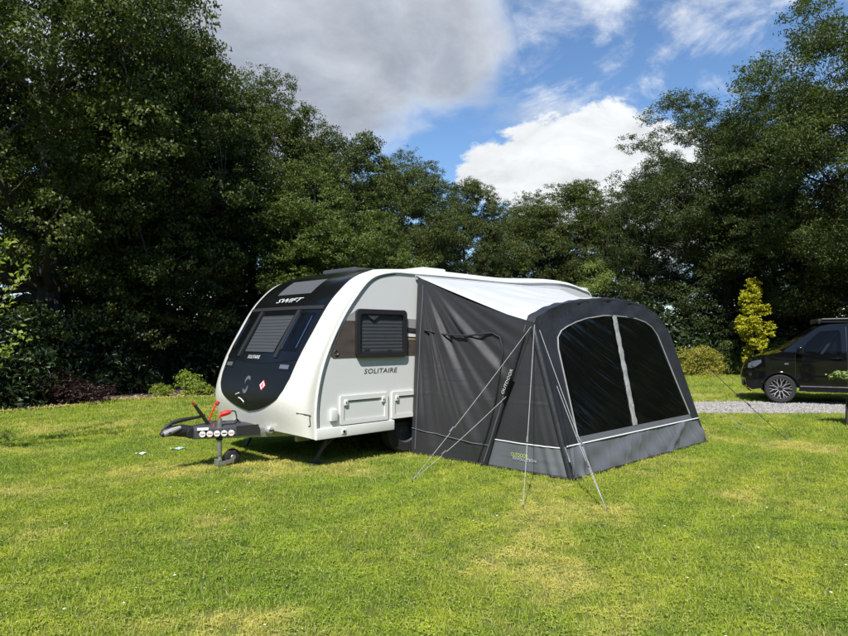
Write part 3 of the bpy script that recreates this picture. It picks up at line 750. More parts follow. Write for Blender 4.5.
    tp = MB().box(c0 + Vector((-.01, 0, 0)), (.006, .36, .055), Matrix((Vector((1, 0, 0)), d, Vector((1, 0, 0)).cross(d))).transposed()).build('storm_strap', 'hem', aw, smooth=False)
    lettering('OUTDOOR', .040, lambda a, b: c0 + Vector((-.004, 0, 0)) + d * a - nx * b, 'letter', tp, width=.33)
    # front wall
    xl = lambda z: -.13 + .03 * z / 1.76; xr = lambda z: -3.76 + .19 * z / 1.69
    sil = [(xl(0), .36), (xl(.9), .9)] + list(zip(ax[:-1], az[:-1])) + [(xr(1.2), 1.2), (xr(.36), .36)]
    wout = [(-.40, .44), (-.43, .95), (-.455, 1.45), (-.50, 1.58), (-.60, 1.66), (-.76, 1.715), (-1.0, 1.775), (-1.3, 1.83), (-1.69, 1.865), (-2.0, 1.875), (-2.3, 1.87), (-2.6, 1.85), (-2.87, 1.80), (-3.03, 1.73), (-3.14, 1.60), (-3.30, 1.0), (-3.455, .44)]
    cx = [-.13 - .18 * i for i in range(1, 20)]; cz = [.5 + .12 * i for i in range(14)]

    def fsw(x, z, o):
        w = .016 * math.sin(x * 9 + z * 23) * min(1, max(0, (z - 1.5) * 3)) + .011 * math.sin(x * 23 - z * 9) * min(1, max(0, (z - 1.6) * 3))
        return fs(x, z, o + w)
    plate([sil, wout], fsw, .004, 'front_wall', 'fabricd', aw, cx, cz)
    # lower skirt and the strip under the window
    def skirt(x, z):
        w = .026 * math.sin(x * 5.1 + z * 14) * (z / .36) * (1 - z / .38) * 2 + .012 * math.sin(x * 13.7 - z * 22) * (1 - z / .38)
        cr = .022 * math.exp(-((x + .32 + z * .35) / .06) ** 2) + .018 * math.exp(-((x + .52 - z * .3) / .05) ** 2) + .022 * math.exp(-((x + 2.9 + (z - .2) * 2.0) / .10) ** 2)
        return fs(x, z, w + cr + creases(-x, z))
    fk = MB().grid([[skirt(xl(0) + (xr(0) - xl(0)) * i / 240, .015 + .345 * j / 16) for j in range(17)] for i in range(241)]).build('front_skirt', 'fabric2', aw, angle=80)
    plate([[(-.39, .363), (-.40, .438), (-3.458, .438), (-3.475, .363)]], fs, .008, 'window_sill_strip', 'fabric2', aw, cx)
    MB().tube([fs(-.14 - 3.56 * i / 30, .362, .010) for i in range(31)], .0085, 6).build('skirt_piping', 'pipew', aw)
    MB().tube([fs(-.13 - 3.63 * i / 30, .012, .004) for i in range(31)], .020, 6).build('ground_hem', 'hem', aw)
    MB().tube([fs(-.10 - .008 * i, z, .01) for i, z in enumerate((.36, .30, .2))], .01, 6).build('corner_tab', 'piping', aw)
    # smoked window sheets with soft ripples, divided by a strip of webbing
    wt = lambda x: interp(-x, [-p[0] for p in wout[2:15]], [p[1] for p in wout[2:15]])
    wl = lambda z: interp(z, [.44, .95, 1.45], [-.40, -.43, -.455]); wr = lambda z: interp(z, [.44, 1.0, 1.60], [-3.455, -3.30, -3.14])
    sx = lambda z: -1.77 - .23 * (z - .44) / 1.43

    def pane(a, h, s):
        z0 = .44 + h * 1.2; e0 = wl(z0) if s == 0 else sx(z0) - .05; e1 = (sx(z0) + .05) if s == 0 else wr(z0)
        x = e0 + (e1 - e0) * a; z = .44 + h * (wt(x) - .44)
        q = .58 * x - z + .10 * math.sin(1.7 * x + .6)
        g = .0065 * math.sin(21 * q + .5) + .0036 * math.sin(47 * q + 2 + .7 * math.sin(2.3 * x)) + .0016 * math.sin(103 * q + 1.5 * math.sin(3.1 * x)) + .0006 * math.sin(150 * q + 40 * x)
        k = (.35 + .65 * max(0, (z - .6) / 1.2)) * (1.0 if s == 0 else .5); ed = min(1, 8 * a, 8 * (1 - a), 8 * h, 8 * (1 - h))
        return fs(x, z, .004 + g * k * ed)
    for s in (0, 1):
        MB().grid([[pane(i / 60, j / 110, s) for j in range(111)] for i in range(61)]).build('window_sheet', 'pvc', aw, angle=None)
    P1 = []; P2 = []
    for i in range(25):
        z = .44 + 1.43 * i / 24; w = .052 + .006 * math.sin(i * 2.1); b = .014 + .004 * math.sin(i * 1.7)
        P1.append([fs(sx(z) + w, z, b), fs(sx(z), z, b + .004), fs(sx(z) - w, z, b)]); P2.append([fs(sx(z) + w, z, .006), fs(sx(z), z, .006), fs(sx(z) - w, z, .006)])
    MB().slab(P1, P2).build('window_strip', 'stripp', aw)
    MB().tube([fsw(x, z, .008) for x, z in wout], .009, 6).build('window_piping', 'piping', aw)
    # inflatable front beam
    bp = [fs(xl(z), z, -.03) for z in (0.02, .5, 1.0, 1.45, 1.68)] + [fs(x, z - .02, -.03) for x, z in zip(ax[2:-2], az[2:-2])] + [fs(xr(z), z, -.03) for z in (1.62, 1.3, .8, .02)]
    MB().tube(bp, .038, 12).build('front_air_beam', 'fabricd', aw)
    # far side wall
    Tf = Vector((-3.57, fy(1.6), 1.62)); Cf = Vector((-3.76, 2.46, 0)); Pf = Vector((-3.56, .04, 2.41)); Ef = Vector((-3.62, .02, 0))
    MB().grid([[Ef.lerp(Cf, j / 24).lerp(Pf.lerp(Tf, j / 24), i / 24) + Vector((-.02 * math.sin(9 * j / 24 + 4 * i / 24), 0, 0)) for j in range(25)] for i in range(25)]).build('side_wall', 'fabric', aw, angle=80)
    # faint inner pole seen through the window
    MB().tube([(-2.9, 1.0, .02), (-2.85, .95, 1.2), (-2.8, .9, 1.7), (-2.6, .8, 2.0)], .03, 8).build('inner_pole', 'piping', aw)
    # guy lines and pegs
    pegs = {'a': (1.21, 1.27), 'b': (1.22, 2.77), 'c': (.76, 3.36), 'd': (-4.78, 3.26), 'e': (-4.55, 3.0)}
    far = fs(-3.56, 1.68, .02); far2 = fs(-3.68, .78, .02)
    lines = [(T + Vector((.03, -.02, -.05)), 'a', 'rope'), (Vector((.0, 1.62, .88)), 'a', 'rope'), (T + Vector((.02, .02, -.03)), 'b', 'rope'), (fs(-.13, 1.66, .03), 'c', 'rope'), (fs(-.20, 1.02, .03), 'c', 'rope'), (far, 'd', 'roped'), (far2, 'e', 'rope')]
    for a, k, m in lines:
        b = Vector((pegs[k][0], pegs[k][1], .02)); n = 12
        pts = [a.lerp(b, i / n) - Vector((0, 0, .02 * math.sin(math.pi * i / n))) for i in range(n + 1)]
        g = MB().tube(pts, .0050 if m == 'roped' else .0032, 6).build('guy_line', m, aw)
        c = a.lerp(b, .68); dd = (b - a).normalized()
        MB().tube([c - dd * .035, c + dd * .035], .011, 6).build('line_slider', 'fabric2', g)
    for k, (x, y) in pegs.items():
        MB().tube([(x - .02, y - .02, -.06), (x + .006, y + .006, .05), (x + .02, y + .03, .045)], .006, 6).build('tent_peg', 'steel', aw)
    for x in (-.2, -1.9, -3.7):
        MB().tube([fs(x, .06, .015), fs(x, .025, .05), fs(x - .012, -.01, .06)], .005, 6).build('pegging_loop', 'hem', aw)
    for p in (.0, .35, .7, 1.0):
        v = wall(p, .01); MB().tube([v + Vector((.02, 0, .03)), v + Vector((.05, 0, -.01))], .006, 6).build('pegging_loop', 'hem', aw)
    return aw


build_awning()


# ------------------------------------------------------------------ camper van
def build_van():
    yaw = R(-25); vx, vy = 8.43 - .73 * math.cos(yaw), 15.1 - .73 * math.sin(yaw)
    vn = empty('camper_van', (vx, vy, .008), yaw)
    tag(vn, 'black camper van with raised roof pod and dark alloy wheels, parked on the gravel', 'van')
    Wd = 1.90; top = [(.14, .26), (.03, .36), (.0, .55), (.015, .70), (.05, .82), (.10, .93), (.19, 1.01), (.45, 1.115), (.78, 1.225), (1.05, 1.44), (1.44, 1.745), (1.56, 1.82), (1.75, 1.865), (2.4, 1.90), (4.3, 1.89), (4.6, 1.85), (4.72, 1.76), (4.84, 1.25), (4.88, .6), (4.86, .30)]
    def ypos(x, z, o, s):
        w = .95 - .012 * (1 - min(1, max(0, (z - .3) / .35))) ** 2 * 3
        if z > 1.14: w -= .155 * ((z - 1.14) / .72) ** 1.35
        if x < .55: w -= .17 * ((.55 - x) / .55) ** 2.2
        if x > 4.5: w -= .06 * ((x - 4.5) / .38) ** 2
        w -= .010 * math.exp(-((z - .72) / .09) ** 2)
        return Vector((x, .95 - s * (w + o), z))
    def arch(cx):
        return [(cx + .385 * math.cos(R(a)), .34 + .385 * math.sin(R(a))) for a in range(-8, 189, 11)]
    bottom = [(4.86, .30)] + [(x, max(z, .30)) for x, z in arch(3.73)] + [(x, max(z, .30)) for x, z in arch(.73)] + [(.14, .30)]
    body = [p for p in top[1:-1]] + bottom
    # window openings
    wcab = [(1.08, 1.175), (1.12, 1.25), (1.31, 1.45), (1.49, 1.64), (1.58, 1.70), (1.93, 1.72), (1.96, 1.66), (1.96, 1.19), (1.92, 1.165)]
    w2 = rrect(2.20, 3.42, 1.18, 1.70, .05, 4); w3 = rrect(3.55, 4.55, 1.18, 1.68, .05, 4)
    cx = [.1, .2, .3, .4, .55]; cz = [.36, .45, .55, .65, .75, .85, 1.0, 1.14, 1.2, 1.3, 1.4, 1.5, 1.6, 1.7, 1.8]
    for s in (1, -1):
        bs = plate([body, wcab, w2, w3], lambda x, z, o: ypos(x, z, o - .02, s), .02, 'body_side', 'paint', vn, cx, cz)
        for nm, lp, m in (('cab_window', wcab, 'carglass'), ('side_window', w2, 'darkglass'), ('side_window', w3, 'darkglass')):
            plate([lp], lambda x, z, o: ypos(x, z, o - .014, s), .004, nm, m, bs, (), cz)
        # door shut lines, handle, rubbing strip, repeater
        MB().tube([ypos(2.07, z, .001, s) for z in (.42, .6, .8, 1.0, 1.14, 1.4, 1.6, 1.8)], .006, 5).build('door_gap', 'blackm', bs)
        MB().tube([ypos(1.04, z, .001, s) for z in (.62, .8, 1.0, 1.14)], .004, 5).build('door_gap', 'blackm', bs)
        MB().tube([ypos(x, .955, .0, s) for x in np.linspace(.45, 4.7, 14)], .006, 5).build('swage_line', 'paint', bs)
        MB().tube([ypos(1.12 + 2.1 * i / 8, .415, .004, s) for i in range(9)], .010, 6).build('sill_strip', 'grey', bs)
        MB().tube([ypos(1.76, 1.075, .012, s), ypos(1.80, 1.082, .04, s), ypos(1.94, 1.085, .04, s), ypos(1.98, 1.078, .012, s)], .014, 8).build('door_handle', 'paint', bs)
        MB().box(ypos(.86, .935, .004, s), (.085, .015, .04), bev=.006).build('side_repeater', 'lamp', bs)
        MB().tube([ypos(.73 + .40 * math.cos(R(a)), .34 + .40 * math.sin(R(a)), .006, s) for a in range(-5, 186, 10)], .016, 6).build('arch_lip', 'paint', bs)
        mr = MB().box(ypos(1.13, 1.25, .12, s), (.10, .18, .17), bev=.035).bar(ypos(1.11, 1.18, .0, s), ypos(1.13, 1.20, .10, s), .05, .05, .012).build('door_mirror', 'paint', bs)
        MB().box(ypos(1.185, 1.26, .12, s), (.006, .15, .12)).build('mirror_glass', 'chrome', mr)
        MB().box(ypos(2.7, .34, -.02, s), (2.9, .03, .10), bev=.01).build('side_sill', 'paint', bs)
    # skin over the nose, bonnet, windscreen, roof and tail
    def row(i, n=18):
        x, z = top[i]; out = []
        for j in range(n + 1):
            k = -1 + 2 * j / n; e = ypos(x, z, -.001, 1); w = (.95 - e.y)
            dx = (.10 * max(0, 1 - x / 1.0)) * abs(k) ** 2.4; dz = -.035 * abs(k) ** 5 if z > 1.5 else 0
            out.append((x, .95 - k * w, z + .0 * dz))
            if abs(k) < 1: out[-1] = (x - (.10 * max(0, 1 - x / 1.2)) * (1 - abs(k) ** 2.2), .95 - k * w, z + (.03 * (1 - k * k) if z > 1.0 else 0))
        return out
    def skin(nm, a, b, m, par=vn): return MB().grid([row(i) for i in range(a, b + 1)]).build(nm, m, par, angle=50)
    fb = skin('front_bumper', 0, 5, 'paint'); skin('bonnet', 5, 8, 'paint'); skin('windscreen', 8, 10, 'carglass'); skin('roof', 10, 16, 'paint'); skin('tailgate', 16, 19, 'paint')
    MB().box((.0, .95, .78), (.05, 1.0, .10), bev=.01).build('grille', 'blackm', fb)
    MB().box((-.03, .95, .45), (.08, 1.2, .14), bev=.02).build('air_intake', 'blackm', fb)
    MB().box((-.075, .95, .60), (.01, .52, .11), bev=.003).build('number_plate', 'sticker', fb)
    for s in (1, -1):
        def hp(x, z, o): return ypos(x, z, o - .015, s)
        hl = plate([[(.045, .83), (.06, .93), (.15, .985), (.33, 1.03), (.34, .96), (.22, .86), (.12, .82)]], hp, .024, 'headlight', 'lamp', vn, (.1, .2), ())
        MB().lathe([(0, .01), (.035, .008), (.045, -.01)], 14, tuple(ypos(.17, .91, .008, s))).build('lamp_bowl', 'chrome', hl)
    # raised roof pod with side rail
    MB().box((2.95, .95, 1.945), (2.85, 1.42, .10), bev=.04, seg=3).build('roof_pod', 'blackm', vn)
    for s in (1, -1):
        MB().tube([(1.56, .95 - s * .70, 1.88), (1.62, .95 - s * .72, 1.985), (2.4, .95 - s * .73, 1.995), (4.3, .95 - s * .73, 1.995), (4.4, .95 - s * .71, 1.92)], .022, 8).build('roof_rail', 'blackm', vn)
    # wheels
    for wx in (.73, 3.73):
        for s in (1, -1):
            yc = .95 - s * .83; sg = -s; w = MB().lathe([(.235, .10), (.31, .105), (.333, .085), (.340, .03), (.340, -.03), (.333, -.085), (.31, -.105), (.235, -.10)], 44, (wx, yc, .340)).build('wheel', 'tyre', vn)
            MB().lathe([(.238, .10 * sg), (.245, .085 * sg), (.232, .02 * sg), (.225, -.06 * sg)], 40, (wx, yc, .34)).build('rim', 'alloy', w)
            MB().lathe([(0, .03 * sg), (.23, .028 * sg)], 24, (wx, yc, .34)).build('brake_disc', 'alloyd', w)
            for q in range(10):
                a = 2 * math.pi * q / 10 + .15
                P = lambda r, da, h: (wx + r * math.cos(a + da), yc + sg * h, .34 + r * math.sin(a + da))
                MB().bar(P(.05, 0, .072), P(.145, 0, .082), .022, .020, .004, up=(0, 1, 0)).bar(P(.14, 0, .082), P(.238, .17, .098), .014, .016, .003, up=(0, 1, 0)).bar(P(.14, 0, .082), P(.238, -.17, .098), .014, .016, .003, up=(0, 1, 0)).build('spoke', 'alloy' if q % 1 == 0 else 'alloyd', w)
            MB().lathe([(0, .09 * sg), (.035, .09 * sg), (.055, .075 * sg), (.06, .05 * sg)], 20, (wx, yc, .34)).build('hub_cap', 'alloyd', w)
    # cabin
    MB().box((2.5, .95, .62), (4.1, 1.6, .5)).build('cabin_floor', 'blackm', vn, smooth=False)
    MB().box((1.12, .95, 1.10), (.42, 1.6, .22), bev=.05).build('dashboard', 'blackm', vn)
    for y in (.55, 1.35):
        st = MB().box((1.62, y, .95), (.50, .48, .16), bev=.05).build('seat', 'seat', vn)
        MB().bar((1.80, y, .95), (1.93, y, 1.48), .46, .13, .045, up=(1, 0, 0)).build('backrest', 'seat', st)
        MB().box((1.96, y, 1.59), (.09, .26, .20), bev=.04).build('headrest', 'seat', st)
        MB().bar((1.92, y - .19, 1.66), (1.60, y - .23, 1.16), .05, .006, up=(0, 1, 0)).build('seat_belt', 'belt', st)
    sw = MB(); ring = []
    for i in range(25):
        a = 2 * math.pi * i / 24; ring.append((1.44 - .10 * math.sin(a), 1.35 + .18 * math.cos(a), 1.19 + .16 * math.sin(a)))
    sw.tube(ring, .016, 8, cap=False).bar((1.44, 1.18, 1.19), (1.44, 1.52, 1.19), .03, .03).build('steering_wheel', 'blackm', vn)
    MB().box((4.5, .95, 1.3), (.3, 1.5, .9)).build('rear_furniture', 'blackm', vn, smooth=False)
    return vn


build_van()


# ------------------------------------------------------------------ foliage
def leaves_mesh(name, pos, nrm, length, width, m, rng, droop=.25):
    n = len(pos); rv = rng.normal(size=(n, 3)); nrm = nrm / (np.linalg.norm(nrm, axis=1, keepdims=True) + 1e-9)
    a = rv - nrm * (rv * nrm).sum(1, keepdims=True); a /= np.linalg.norm(a, axis=1, keepdims=True) + 1e-9
    b = np.cross(nrm, a); L = (length * rng.uniform(.65, 1.3, n))[:, None]; Wd = (width * rng.uniform(.7, 1.25, n))[:, None]
    base = pos - a * L * .5; tip = pos + a * L * .5 - nrm * L * droop * .5
    r = pos + b * Wd * .5 + nrm * L * .08; l = pos - b * Wd * .5 + nrm * L * .08
    v = np.stack([base, r, tip, l], 1).reshape(-1, 3)
    i0 = np.arange(n) * 4; f = np.stack([i0, i0 + 1, i0 + 2, i0, i0 + 2, i0 + 3], 1).reshape(-1)
    me = bpy.data.meshes.new(name); me.vertices.add(n * 4); me.vertices.foreach_set('co', v.astype(np.float32).ravel())
    me.loops.add(n * 6); me.loops.foreach_set('vertex_index', f.astype(np.int32)); me.polygons.add(n * 2)
    me.polygons.foreach_set('loop_start', (np.arange(n * 2) * 3).astype(np.int32))
    me.update(calc_edges=True); me.validate(); me.materials.append(M[m]); return me


def clump_leaves(cs, rs, rng, sprays, per, spread, flat=.6, up=.55):
    """leaf positions and normals: clumps -> sprays on the clump's skin -> leaves"""
    n = len(cs); d = rng.normal(size=(n, sprays, 3)); d /= np.linalg.norm(d, axis=2, keepdims=True)
    rad = rng.uniform(.25, 1, (n, sprays, 1)) ** .45; sp = cs[:, None, :] + d * rad * rs[:, None, None] * np.array([1, 1, flat])
    ld = rng.normal(size=(n, sprays, per, 3)) * spread * np.array([1, 1, .5]); p = sp[:, :, None, :] + ld
    nr = d[:, :, None, :] * .5 + rng.normal(size=p.shape) * .55 + np.array([0, 0, up])
    return p.reshape(-1, 3), nr.reshape(-1, 3)


def tree_proto(seed, H, Rad, zc, zr, nclump, crad, sprays, per, leafl, leafw, spread, lm, trunk_r=.3, low=1.6, gap=0.0, droop=.25, lean=0.0):
    rng = np.random.default_rng(seed); lobes = rng.normal(size=(9, 3)); lobes /= np.linalg.norm(lobes, axis=1, keepdims=True); la = rng.uniform(-.25, .3, 9)
    cs = []
    while len(cs) < nclump:
        d = rng.normal(size=3); d /= np.linalg.norm(d); r = rng.uniform(.18, 1) ** .5
        env = 1 + sum(la * np.clip(lobes @ d, 0, 1) ** 4); p = d * r * env * np.array([Rad, Rad, zr]) + np.array([0, 0, zc])
        if p[2] < low: continue
        taper = 1 - .35 * max(0, (p[2] - zc) / zr) ** 2
        p[:2] *= taper
        if gap and any(np.linalg.norm(p - q) < gap for q in cs[-60:]) and rng.random() < .8: continue
        cs.append(p)
    cs = np.array(cs); rs = crad * rng.uniform(.65, 1.25, len(cs))
    pos, nr = clump_leaves(cs, rs, rng, sprays, per, spread)
    crown = leaves_mesh('crown', pos, nr, leafl, leafw, lm, rng, droop)
    # trunk, limbs and twigs
    mb = MB(); rr = random.Random(seed); k = 9; tp = [Vector((lean * (i / k) ** 1.5 + rr.uniform(-.12, .12) * (i > 0), rr.uniform(-.12, .12) * (i > 0), H * .80 * i / k)) for i in range(k + 1)]
    mb.tube([tp[0] - Vector((0, 0, .15))] + tp, [trunk_r * 1.7, trunk_r * 1.35] + [trunk_r * (1 - .85 * i / k) for i in range(1, k + 1)], 10)
    nodes = [(p, trunk_r * (1 - .85 * i / k)) for i, p in enumerate(tp) if p.z > low]
    order = sorted(range(len(cs)), key=lambda i: np.linalg.norm(cs[i] - np.array([0, 0, zc])) * rr.uniform(.7, 1.3))
    limbs = order[::-1][:max(12, nclump // 9)]
    limbn = []
    for i in limbs:
        t = Vector(cs[i]); cand = [q for q in nodes if q[0].z < t.z + .4] or nodes
        b, br = min(cand, key=lambda q: (q[0] - t).length + 1.2 * abs(q[0].z - (t.z - .45 * (Vector((t.x, t.y, 0)).length))))
        r0 = max(.04, br * .42); mid = b.lerp(t, .45) + Vector((rr.uniform(-.4, .4), rr.uniform(-.4, .4), rr.uniform(-.1, .5))); pts = []
        for s in range(8):
            u = s / 7; pts.append(b * (1 - u) ** 2 + mid * 2 * u * (1 - u) + t * u * u + Vector((rr.uniform(-.08, .08), rr.uniform(-.08, .08), rr.uniform(-.08, .08))) * (0 < s < 7))
        rad = [max(.012, r0 * (1 - .9 * s / 7)) for s in range(8)]
        mb.tube(pts, rad, 6); limbn += list(zip(pts[2:], rad[2:]))
    ls = set(limbs)
    for i in range(len(cs)):
        if i in ls: continue
        t = Vector(cs[i]); b, br = min(limbn, key=lambda q: (q[0] - t).length)
        mid = b.lerp(t, .5) + Vector((0, 0, rr.uniform(-.05, .25))); mb.tube([b, mid, t], [min(br, .05), .022, .009], 5)
    tm = bpy.data.meshes.new('trunk'); tm.from_pydata(mb.v, [], mb.f); tm.update(); tm.materials.append(M['bark'])
    tm.polygons.foreach_set('use_smooth', np.ones(len(tm.polygons), bool))
    return tm, crown


def place_tree(name, proto, loc, sc, rz, label, cat='tree', group=None):
    t = empty(name, loc, rz); t.scale = sc if hasattr(sc, '__len__') else (sc, sc, sc); tag(t, label, cat, group)
    for nm, me in zip(('trunk', 'crown'), proto):
        o = bpy.data.objects.new(nm, me); col.objects.link(o); o.parent = t
    return t


OAK1 = tree_proto(11, 13, 5.0, 7.2, 6.0, 270, .95, 34, 25, .098, .062, .115, 'oak', .36, 1.3)
OAK2 = tree_proto(12, 12, 4.2, 6.4, 5.6, 225, .92, 32, 24, .105, .064, .115, 'oak', .30, 1.0)
OAK3 = tree_proto(13, 12, 3.6, 6.3, 5.8, 170, .95, 28, 22, .125, .075, .125, 'lime', .26, 1.0)
ASH1 = tree_proto(14, 14, 5.6, 8.0, 6.0, 260, .88, 28, 22, .115, .044, .135, 'ash', .36, 2.0, gap=.5, droop=.6)
X = lambda px, d: (px - 424) / 637 * d
trees = [  # px, depth, proto, base height of proto, wanted height, radial scale, rot, name, label
    (48, 17.5, OAK1, 13.2, 15.8, .98, .3, 'oak_tree', 'tallest broad oak tree, trunk rising behind the maroon shrub at the bed edge'),
    (160, 20.5, OAK2, 12.2, 12.4, .90, 1.9, 'oak_tree', 'dense dark oak tree standing behind the clump of glossy evergreen shrub'),
    (252, 24, OAK1, 13.2, 11.4, .72, 3.4, 'oak_tree', 'dark oak tree rising above the caravan drawbar and small bed shrubs'),
    (335, 28, OAK2, 12.2, 10.9, .80, 4.4, 'oak_tree', 'dark oak tree rising straight behind the caravan nose'),
    (402, 32, OAK1, 13.2, 11.0, .66, 5.2, 'oak_tree', 'dark oak tree rising behind the caravan side window'),
    (465, 37, OAK2, 12.2, 11.2, .62, .7, 'oak_tree', 'narrow dark pointed oak tree rising above the pale awning canopy'),
    (523, 44, OAK1, 13.2, 11.2, .75, 2.6, 'oak_tree', 'low distant oak tree under the white cumulus cloud'),
    (585, 40, OAK2, 12.2, 11.6, .95, 3.0, 'oak_tree', 'dark oak tree rising behind the far end of the caravan roof'),
    (648, 36, ASH1, 14.2, 11.4, .72, 1.2, 'ash_tree', 'dark ash tree rising beyond the lime and copper shrub'),
    (728, 30, ASH1, 14.2, 12.9, .88, 4.0, 'ash_tree', 'open ash tree with sky gaps rising behind the golden tree'),
    (800, 29, ASH1, 14.2, 13.4, .86, 2.6, 'ash_tree', 'dense ash tree filling the canopy directly above the van windscreen'),
    (885, 25, ASH1, 14.2, 15.6, 1.08, 5.6, 'ash_tree', 'largest ash tree with bare lower limbs spreading above the black van'),
    (318, 21.5, OAK3, 12.1, 7.2, .62, 2.2, 'oak_tree', 'shorter lighter green oak tree directly behind the caravan nose'),
    (385, 24.5, OAK3, 12.1, 6.4, .58, .4, 'oak_tree', 'low lighter green oak tree just behind the caravan roof'),
    (-95, 21, OAK2, 12.2, 15, 1.1, 3.6, 'oak_tree', 'dark oak tree at the end of the bed beyond the tallest oak'),
    (110, 31, OAK2, 12.2, 12.5, 1.15, 5.0, 'oak_tree', 'shaded oak tree of the second row, seen between two oak trunks'),
    (775, 42, OAK2, 12.2, 12, 1.2, 1.5, 'oak_tree', 'second row dark oak tree showing through gaps behind the golden tree'),
    (950, 36, OAK2, 12.2, 12, 1.25, .2, 'oak_tree', 'dark oak tree beyond the van at the far end of the bed'),
]
for px, d, pr, h0, h, rs, rz, nm, lb in trees:
    place_tree(nm, pr, (X(px, d), d, 0), (rs, rs, h / h0), rz, lb, group='trees along the garden boundary')


def bush(seed, rx, ry, h, n, crad, sprays, per, ll, lw, spread, lm, name, loc, label, cat='shrub', group=None, rz=0, stems=7, up=.5, flat=.7):
    rng = np.random.default_rng(seed); rr = random.Random(seed); cs = []
    while len(cs) < n:
        d = rng.normal(size=3); d /= np.linalg.norm(d); d[2] = abs(d[2]); r = rng.uniform(.3, 1) ** .5 * rng.uniform(.8, 1.08)
        cs.append(d * r * np.array([rx, ry, h]) * np.array([1, 1, .92]) + np.array([0, 0, .08]))
    cs = np.array(cs); pos, nr = clump_leaves(cs, crad * rng.uniform(.7, 1.3, n), rng, sprays, per, spread, flat, up); pos[:, 2] = np.maximum(pos[:, 2], .03)
    t = empty(name, loc, rz); tag(t, label, cat, group)
    me = leaves_mesh('foliage', pos, nr, ll, lw, lm, rng); o = bpy.data.objects.new('foliage', me); col.objects.link(o); o.parent = t
    for i in range(stems):
        c = Vector(cs[rr.randrange(n)]); b = Vector((rr.uniform(-.2, .2) * rx, rr.uniform(-.2, .2) * ry, -.05))
        MB().tube([b, b.lerp(c, .5) + Vector((0, 0, .12 * h)), c], [.03 * h ** .5, .02 * h ** .5, .006], 6).build('stem', 'bark', t)
    return t, me


def copy_bush(src, loc, sc, rz, label, group=None):
    t = src.copy(); col.objects.link(t); t.location = loc; t.rotation_euler = (0, 0, rz); t.scale = sc; t['label'] = label
    if group: t['group'] = group
    for ch in src.children:
        c = ch.copy(); col.objects.link(c); c.parent = t
    return t


# shaded evergreen understorey
rh, _ = bush(31, 1.35, 1.0, 1.75, 60, .42, 16, 12, .15, .055, .13, 'rhodo', 'evergreen_shrub', (X(108, 18.0), 18.0, 0), 'dark glossy evergreen shrub bulging over the edge of the bed')
G = 'evergreen shrubs under the trees'; rh['group'] = G
for px, d, sc, rz, lb in (
        (-20, 14.6, (1.3, 1.3, 1.2), 1.0, 'dark evergreen shrub in deep shade beside the fresh green sapling'),
        (28, 18, (1.6, 1.5, 1.5), 2.0, 'tall shaded evergreen shrub behind the maroon shrub'),
        (66, 17.2, (1.2, .9, 1.35), 4.0, 'evergreen shrub in deep shade against the tallest oak trunk'),
        (160, 21.5, (1.5, 1.4, 1.6), 2.7, 'evergreen shrub behind the small bright bed shrubs'),
        (212, 22, (1.5, 1.4, 1.5), 5.2, 'evergreen shrub behind the caravan drawbar'),
        (262, 22, (1.9, 1.6, 1.9), .5, 'evergreen shrub hidden behind the caravan nose'),
        (345, 26, (2.2, 1.8, 2.0), 3.7, 'wide evergreen shrub behind the caravan body'),
        (450, 28, (2.4, 1.8, 2.0), 1.7, 'wide evergreen shrub behind the awning canopy'),
        (555, 31, (2.6, 1.8, 2.0), 4.9, 'wide evergreen shrub behind the caravan tail'),
        (640, 29, (2.0, 1.6, 1.8), 2.2, 'dark evergreen shrub beyond the awning corner'),
        (705, 30, (2.2, 1.6, 1.7), .9, 'dark evergreen shrub behind the lime and copper shrub'),
        (775, 29.5, (2.0, 1.6, 1.6), 3.1, 'dark evergreen shrub behind the golden tree'),
        (835, 31, (2.4, 1.7, 1.7), 5.5, 'dark evergreen shrub behind the van roof'),
        (905, 31, (2.4, 1.7, 1.7), 1.2, 'dark evergreen shrub past the van')):
    copy_bush(rh, (X(px, d), d, 0), sc, rz, lb, G)
bush(32, .9, .8, .75, 26, .26, 14, 12, .075, .04, .10, 'acer', 'maroon_shrub', (X(68, 15.1), 15.1, 0), 'low dark maroon shrub in shade at the bed edge')
bush(33, .34, .34, .62, 16, .17, 10, 9, .085, .05, .06, 'sap', 'bed_shrub', (X(190, 17.4), 17.4, 0), 'small bright green leafy shrub in the soil bed')
bush(34, .26, .26, .34, 12, .12, 10, 9, .06, .03, .05, 'sap', 'bed_shrub', (X(203, 16.95), 16.95, 0), 'tiny bright green shrub at the lawn edge beside the red lever')
bush(35, .30, .26, .30, 12, .13, 10, 9, .09, .018, .05, 'sap', 'bed_plant', (X(164, 16.75), 16.75, 0), 'low strappy leaved plant among dry leaves in the soil bed', 'plant')
bush(36, .95, .8, 1.25, 46, .26, 16, 13, .07, .036, .09, 'spirea', 'copper_shrub', (X(697, 25.6), 25.6, 0), 'rounded lime and copper leaved shrub at the lawn edge')
bush(37, .7, .7, 1.5, 34, .26, 14, 12, .085, .045, .1, 'lime', 'hedge_shrub', (X(735, 26.4), 26.4, 0), 'upright green shrub between the copper shrub and the golden tree')
bush(38, .8, .7, 1.6, 34, .26, 14, 12, .085, .045, .1, 'lime', 'hedge_shrub', (X(778, 26.6), 26.6, 0), 'upright green shrub behind the van bonnet')
bush(39, 1.25, 1.2, 5.9, 70, .42, 18, 14, .10, .055, .13, 'pale', 'young_tree', (X(593, 31), 31, 0), 'slim lighter green young tree behind the caravan tail', 'tree', up=.7)
bush(40, .7, .7, 3.6, 40, .34, 16, 13, .10, .055, .13, 'pale', 'young_tree', (X(630, 32), 32, 0), 'short lighter green young tree above the awning corner', 'tree', up=.7)


